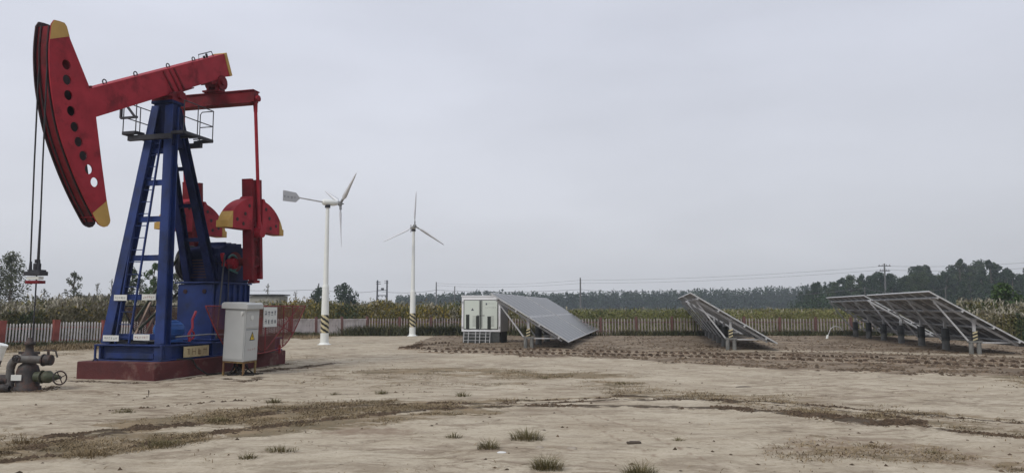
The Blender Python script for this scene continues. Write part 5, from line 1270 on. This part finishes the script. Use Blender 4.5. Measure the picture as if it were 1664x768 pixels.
mb.bar((-.78, -.09, .44), (.46, -.09, .44), .022); mb.build("step_ladder", M['steel'], t)

# ------------------------------------------------------------------ solar arrays
TX0, TZ0, TX1, TZ1 = -1.48, 2.20, 1.68, .28
SL = Vector((TX1 - TX0, 0, TZ1 - TZ0)); SLn = SL.normalized(); NRM = Vector((-SLn.z, 0, SLn.x)).normalized(); SLL = SL.length
def sp_(s, y, n=0): return Vector((TX0, 0, TZ0)) + SLn * s + Vector((0, y, 0)) + NRM * n
def module_mesh():
    mb = MB(); mw, ml = 1.14, SLL / 2 - .02      # along y, along slope
    def bx(s0, s1, y0, y1, n0, n1, mi):
        vs = [SLn * s + Vector((0, y, 0)) + NRM * n for s in (s0, s1) for y in (y0, y1) for n in (n0, n1)]
        mb.add(vs, [(0, 1, 3, 2), (4, 6, 7, 5), (0, 4, 5, 1), (2, 3, 7, 6), (0, 2, 6, 4), (1, 5, 7, 3)], mi)
    f = .04
    bx(0, ml, 0, f, -.045, .003, 0); bx(0, ml, mw - f, mw, -.045, .003, 0); bx(0, f, f, mw - f, -.045, .003, 0); bx(ml - f, ml, f, mw - f, -.045, .003, 0)
    bx(f, ml - f, f, mw - f, -.006, .0, 1)
    bx(f, ml - f, f, mw - f, -.012, -.0065, 2)
    bx(ml * .45, ml * .5, mw * .4, mw * .6, -.03, -.0125, 0)
    return mb.build("module", [M['steel'], M['cell'], M['backsheet']], None)
MOD = module_mesh(); MOD_used = False
def array(loc, ang, label, first_twin=True, slabs=((-.35, 7), (8.25, 7))):
    global MOD_used
    t = thing("solar_array", label, "solar array", loc, ang, "tilted solar arrays")
    for (ys_, n) in slabs:
        yend = ys_ + n * 1.16
        mb = MB()
        for s in (.35, 1.25, 2.35, 3.25): mb.bar(sp_(s, ys_ - .02, -.085), sp_(s, yend + .02, -.085), .06, .07, NRM)
        tb = mb.build("panel_rack", M['steel'], t)
        for i in range(n):
            for j in range(2):
                if not MOD_used: q = MOD; MOD_used = True
                else: q = MOD.copy(); COL.objects.link(q)
                q.parent = tb; q.location = sp_(j * (SLL / 2 + .005), ys_ + i * 1.16, 0)
    first = True
    for k in range(7):
        y = .0 + k * 2.72
        mb = MB(); mb.bar(sp_(.25, y, -.15), sp_(SLL - .3, y, -.15), .06, .08, NRM); a = sp_(.38, y, -.19); b = Vector((-.16, y, .40)); c_ = sp_(SLL - .55, y, -.19)
        mb.bar(a, b, .055); mb.bar(b, Vector((c_.x, y, c_.z - .0)), .05); mb.bar(Vector((0, y, .78)), Vector((0, y, 1.16)), .09)
        mb.box((0, y, 1.16), (.14, .12, .12)); mb.build("support_frame", M['steel'], t)
        if k == 0:
            mb = MB(); mb.cyl((-.12, y, -.05), (-.12, y, .40), .075, n=14); mb.cyl((.13, y, -.05), (.13, y, .40), .075, n=14); mb.box((0, y, .43), (.44, .16, .06)); pst = mb.build("pile", M['pile'], t)
            mb = MB()
            nst = 7; mb.box((0, y, .60), (.15, .15, .34), mi=0)
            for j in range(3):
                for yy in (-.078,): mb.add([(-.078, y + yy, .46 + j * .115), (-.078, y + yy, .515 + j * .115), (.078, y + yy, .575 + j * .115), (.078, y + yy, .52 + j * .115)], [(0, 1, 2, 3)], 1)
            mb.build("striped_sleeve", [M['black'], M['band']], pst, fix=False)
        elif k == 1:
            mb = MB(); mb.cyl((0, y, -.05), (0, y, .80), .135, n=18); pst = mb.build("pile", M['pile'], t); mb = MB(); mb.cyl((0, y, .40), (0, y, .82), .143, n=18); mb.cyl((0, y, .36), (0, y, .39), .155, n=18); mb.build("sleeve", M['sleeve'], pst); p1m, s1m = pst, [x for x in bpy.data.objects if x.parent == pst][0]
        else:
            q = p1m.copy(); COL.objects.link(q); q.location = (0, y - 2.72, 0); q.parent = t; q2 = s1m.copy(); COL.objects.link(q2); q2.parent = q
    return t
array(G(859, 565.5), R(-10.5), "solar array showing its sloping grey top beside the white container")
array(G(1188, 568), R(-11), "middle solar array seen from its shaded underside")
array(G(1585, 575), R(-11.5), "solar array at the right edge with dark sleeved piles underneath")

# white gooseneck vent
v0 = G(1347, 550); t = thing("vent_pipe", "white bent pipe standing left of the right hand array", "pipe", v0)
mb = MB(); mb.tube([p.to_tuple() for p in catmull([Vector((-.08, 0, 0)), Vector((.0, 0, .25)), Vector((.12, 0, .52)), Vector((.35, 0, .64)), Vector((.62, 0, .58)), Vector((.70, 0, .44))], 5)], .022, 8); mb.build("bent_tube", M['steel'], t)
mb = MB(); mb.cyl((-.10, 0, -.02), (-.05, 0, .20), .07, .05, 12); mb.build("foot", M['white'], t)

# ------------------------------------------------------------------ grass tufts and small litter
def tuft(px, py, wpx, hpx, label, n=110, seed=1, m='tuft'):
    g = G(px, py); d = g.y; w_ = wpx / F * d; h_ = hpx / F * d; r = np.random.RandomState(seed)
    k = n; P = np.stack([np.clip(r.normal(0, w_ * .2, k), -w_ * .36, w_ * .36), np.clip(r.normal(0, w_ * .14, k), -w_ * .25, w_ * .25), np.full(k, -.01)], 1)
    rad_ = np.hypot(P[:, 0] / (w_ * .5), P[:, 1] / (w_ * .32)); ht = h_ * np.clip(1.15 - .55 * rad_, .2, 1.2) * r.uniform(.35, 1.15, k)
    V, Fc = blades(P, ht, r.uniform(.003, .007, k) * max(1, d / 8), r.uniform(.1, 1.0, k) + rad_ * .5, seed, outward=True)
    o = np_mesh("grass_tuft", V, Fc, [LM[m]]); o.location = (g.x, g.y, float(ground_z(np.array([g.x]), np.array([g.y]))[0])); tag(o, label, "grass tuft", "grass tufts in the sand")
T = [
    (888, 762, 62, 26, "large dense grass tuft at the bottom centre edge", 420), (1040, 772, 66, 28, "grass tuft cut by the bottom edge right of centre", 420),
    (856, 713, 62, 22, "wide bushy tuft near the centre foreground", 380), (794, 728, 44, 20, "olive tuft left of the widest foreground tuft", 240),
    (738, 709, 30, 11, "small dark tuft left of the foreground pair", 120), (402, 746, 32, 14, "small dark tuft at the lower left foreground", 150),
    (456, 732, 66, 14, "long low tuft right of the small lower left one", 260), (620, 640, 22, 11, "small tuft on the sand below the near turbine", 90),
    (545, 641, 20, 7, "tiny flat tuft left of the small round one below the turbine", 60), (445, 654, 32, 11, "dark tuft on the upper wheel rut at left", 120),
    (202, 671, 42, 10, "isolated low tuft on pale sand below the concrete base", 140), (356, 685, 55, 12, "broad brown tuft on the left wheel rut", 220),
    (1103, 715, 24, 8, "pale small tuft right of centre foreground", 80), (265, 724, 90, 16, "straggly wide tuft in the lower left rut", 300),
    (140, 742, 95, 14, "flattened straw tuft near the lower left corner", 260), (40, 722, 70, 16, "yellowish tuft at the left picture edge", 220),
    (885, 614, 18, 6, "little tuft in the bare patch below the solar panels", 60), (1010, 623, 40, 6, "flat dark tuft right of the bare patch", 90),
    (752, 642, 30, 10, "tuft beside the middle wheel rut", 110), (1420, 723, 60, 10, "sparse straw tuft on the brown patch at right", 160), (1515, 732, 30, 9, "small upright tuft at the right foreground", 90),
]
for k, (px, py, w_, h_, lb_, n_) in enumerate(T): tuft(px, py, w_, h_, lb_, n_, 300 + k, 'straw' if 'straw' in lb_ or 'yellowish' in lb_ else 'tuft')
def stone(px, py, s, label, m='stone', seed=1, flat=.5, name="stone", cat="stone", el=1.0):
    g = G(px, py); r = random.Random(seed); mb = MB(); n = 9; vs = []; rings = [(0, 1.0), (.45, .9), (.85, .5), (1.0, .05)]
    for hz, rr_ in rings:
        for i in range(n): a = 2 * PI * i / n; q = rr_ * r.uniform(.8, 1.15); vs.append((math.cos(a) * q * s * el, math.sin(a) * q * s, hz * s * flat))
    fs = [(j * n + i, j * n + (i + 1) % n, (j + 1) * n + (i + 1) % n, (j + 1) * n + i) for j in range(3) for i in range(n)] + [tuple(range(3 * n, 4 * n))]
    mb.add(vs, fs, 0, True); o = mb.build(name, M[m]); o.location = (g.x, g.y, float(ground_z(np.array([g.x]), np.array([g.y]))[0]) - .005); tag(o, label, cat)
stone(877, 727, .055, "pale stone on the sand between two foreground tufts", seed=2); stone(929, 728, .055, "brownish stone right of the pale stone", seed=3, el=1.3)
stone(815, 735, .05, "crumpled white scrap beside the olive tuft", 'litter', 4, .3, "litter", "litter", 1.3); stone(345, 652, .05, "single dark stone on sand below the cabinet", 'board', 5)
stone(1208, 628, .09, "flat grey brown lump on the open sand at right", 'board', 6, .25, el=2.0); stone(884, 636 + 60, .03, "tiny dark pebble above the widest tuft", 'board', 7)
g = G(1030, 719); mb = MB(); mb.box((0, 0, .012), (.17, .05, .02), R(3)); mb.box((.01, .005, .024), (.12, .03, .008), R(-6)); o = mb.build("wood_scrap", M['board'], None, .003); o.location = (g.x, g.y, float(ground_z(np.array([g.x]), np.array([g.y]))[0]) + .004); tag(o, "flat dark scrap of wood lying on the open sand", "wood scrap")
g = G(241, 644); mb = MB(); mb.tube([(0, 0, -.02), (.005, 0, .06), (-.004, 0, .12)], .008, 6); mb.tube([(.0, 0, .06), (.02, .0, .10)], .004, 5); o = mb.build("marker_peg", M['board']); o.location = g; tag(o, "tiny dark peg sticking out of the sand below the concrete base", "peg")

# ------------------------------------------------------------------ air: thin haze round the whole place
mb = MB(); mb.box((0, 120, 9.5), (1500, 560, 21)); hz = mb.build("haze", None); hz.data.materials.clear()
hm = bpy.data.materials.new("pale_haze"); hm.use_nodes = True; hn = hm.node_tree.nodes; hn.clear(); ho = hn.new("ShaderNodeOutputMaterial"); pv = hn.new("ShaderNodeVolumePrincipled")
pv.inputs['Density'].default_value = .0008; pv.inputs['Color'].default_value = (.84, .92, 1.0, 1); pv.inputs['Anisotropy'].default_value = 0.2
hm.node_tree.links.new(pv.outputs[0], ho.inputs['Volume']); hz.data.materials.append(hm); tag(hz, "thin pale haze over the whole field", "haze", kind='stuff')
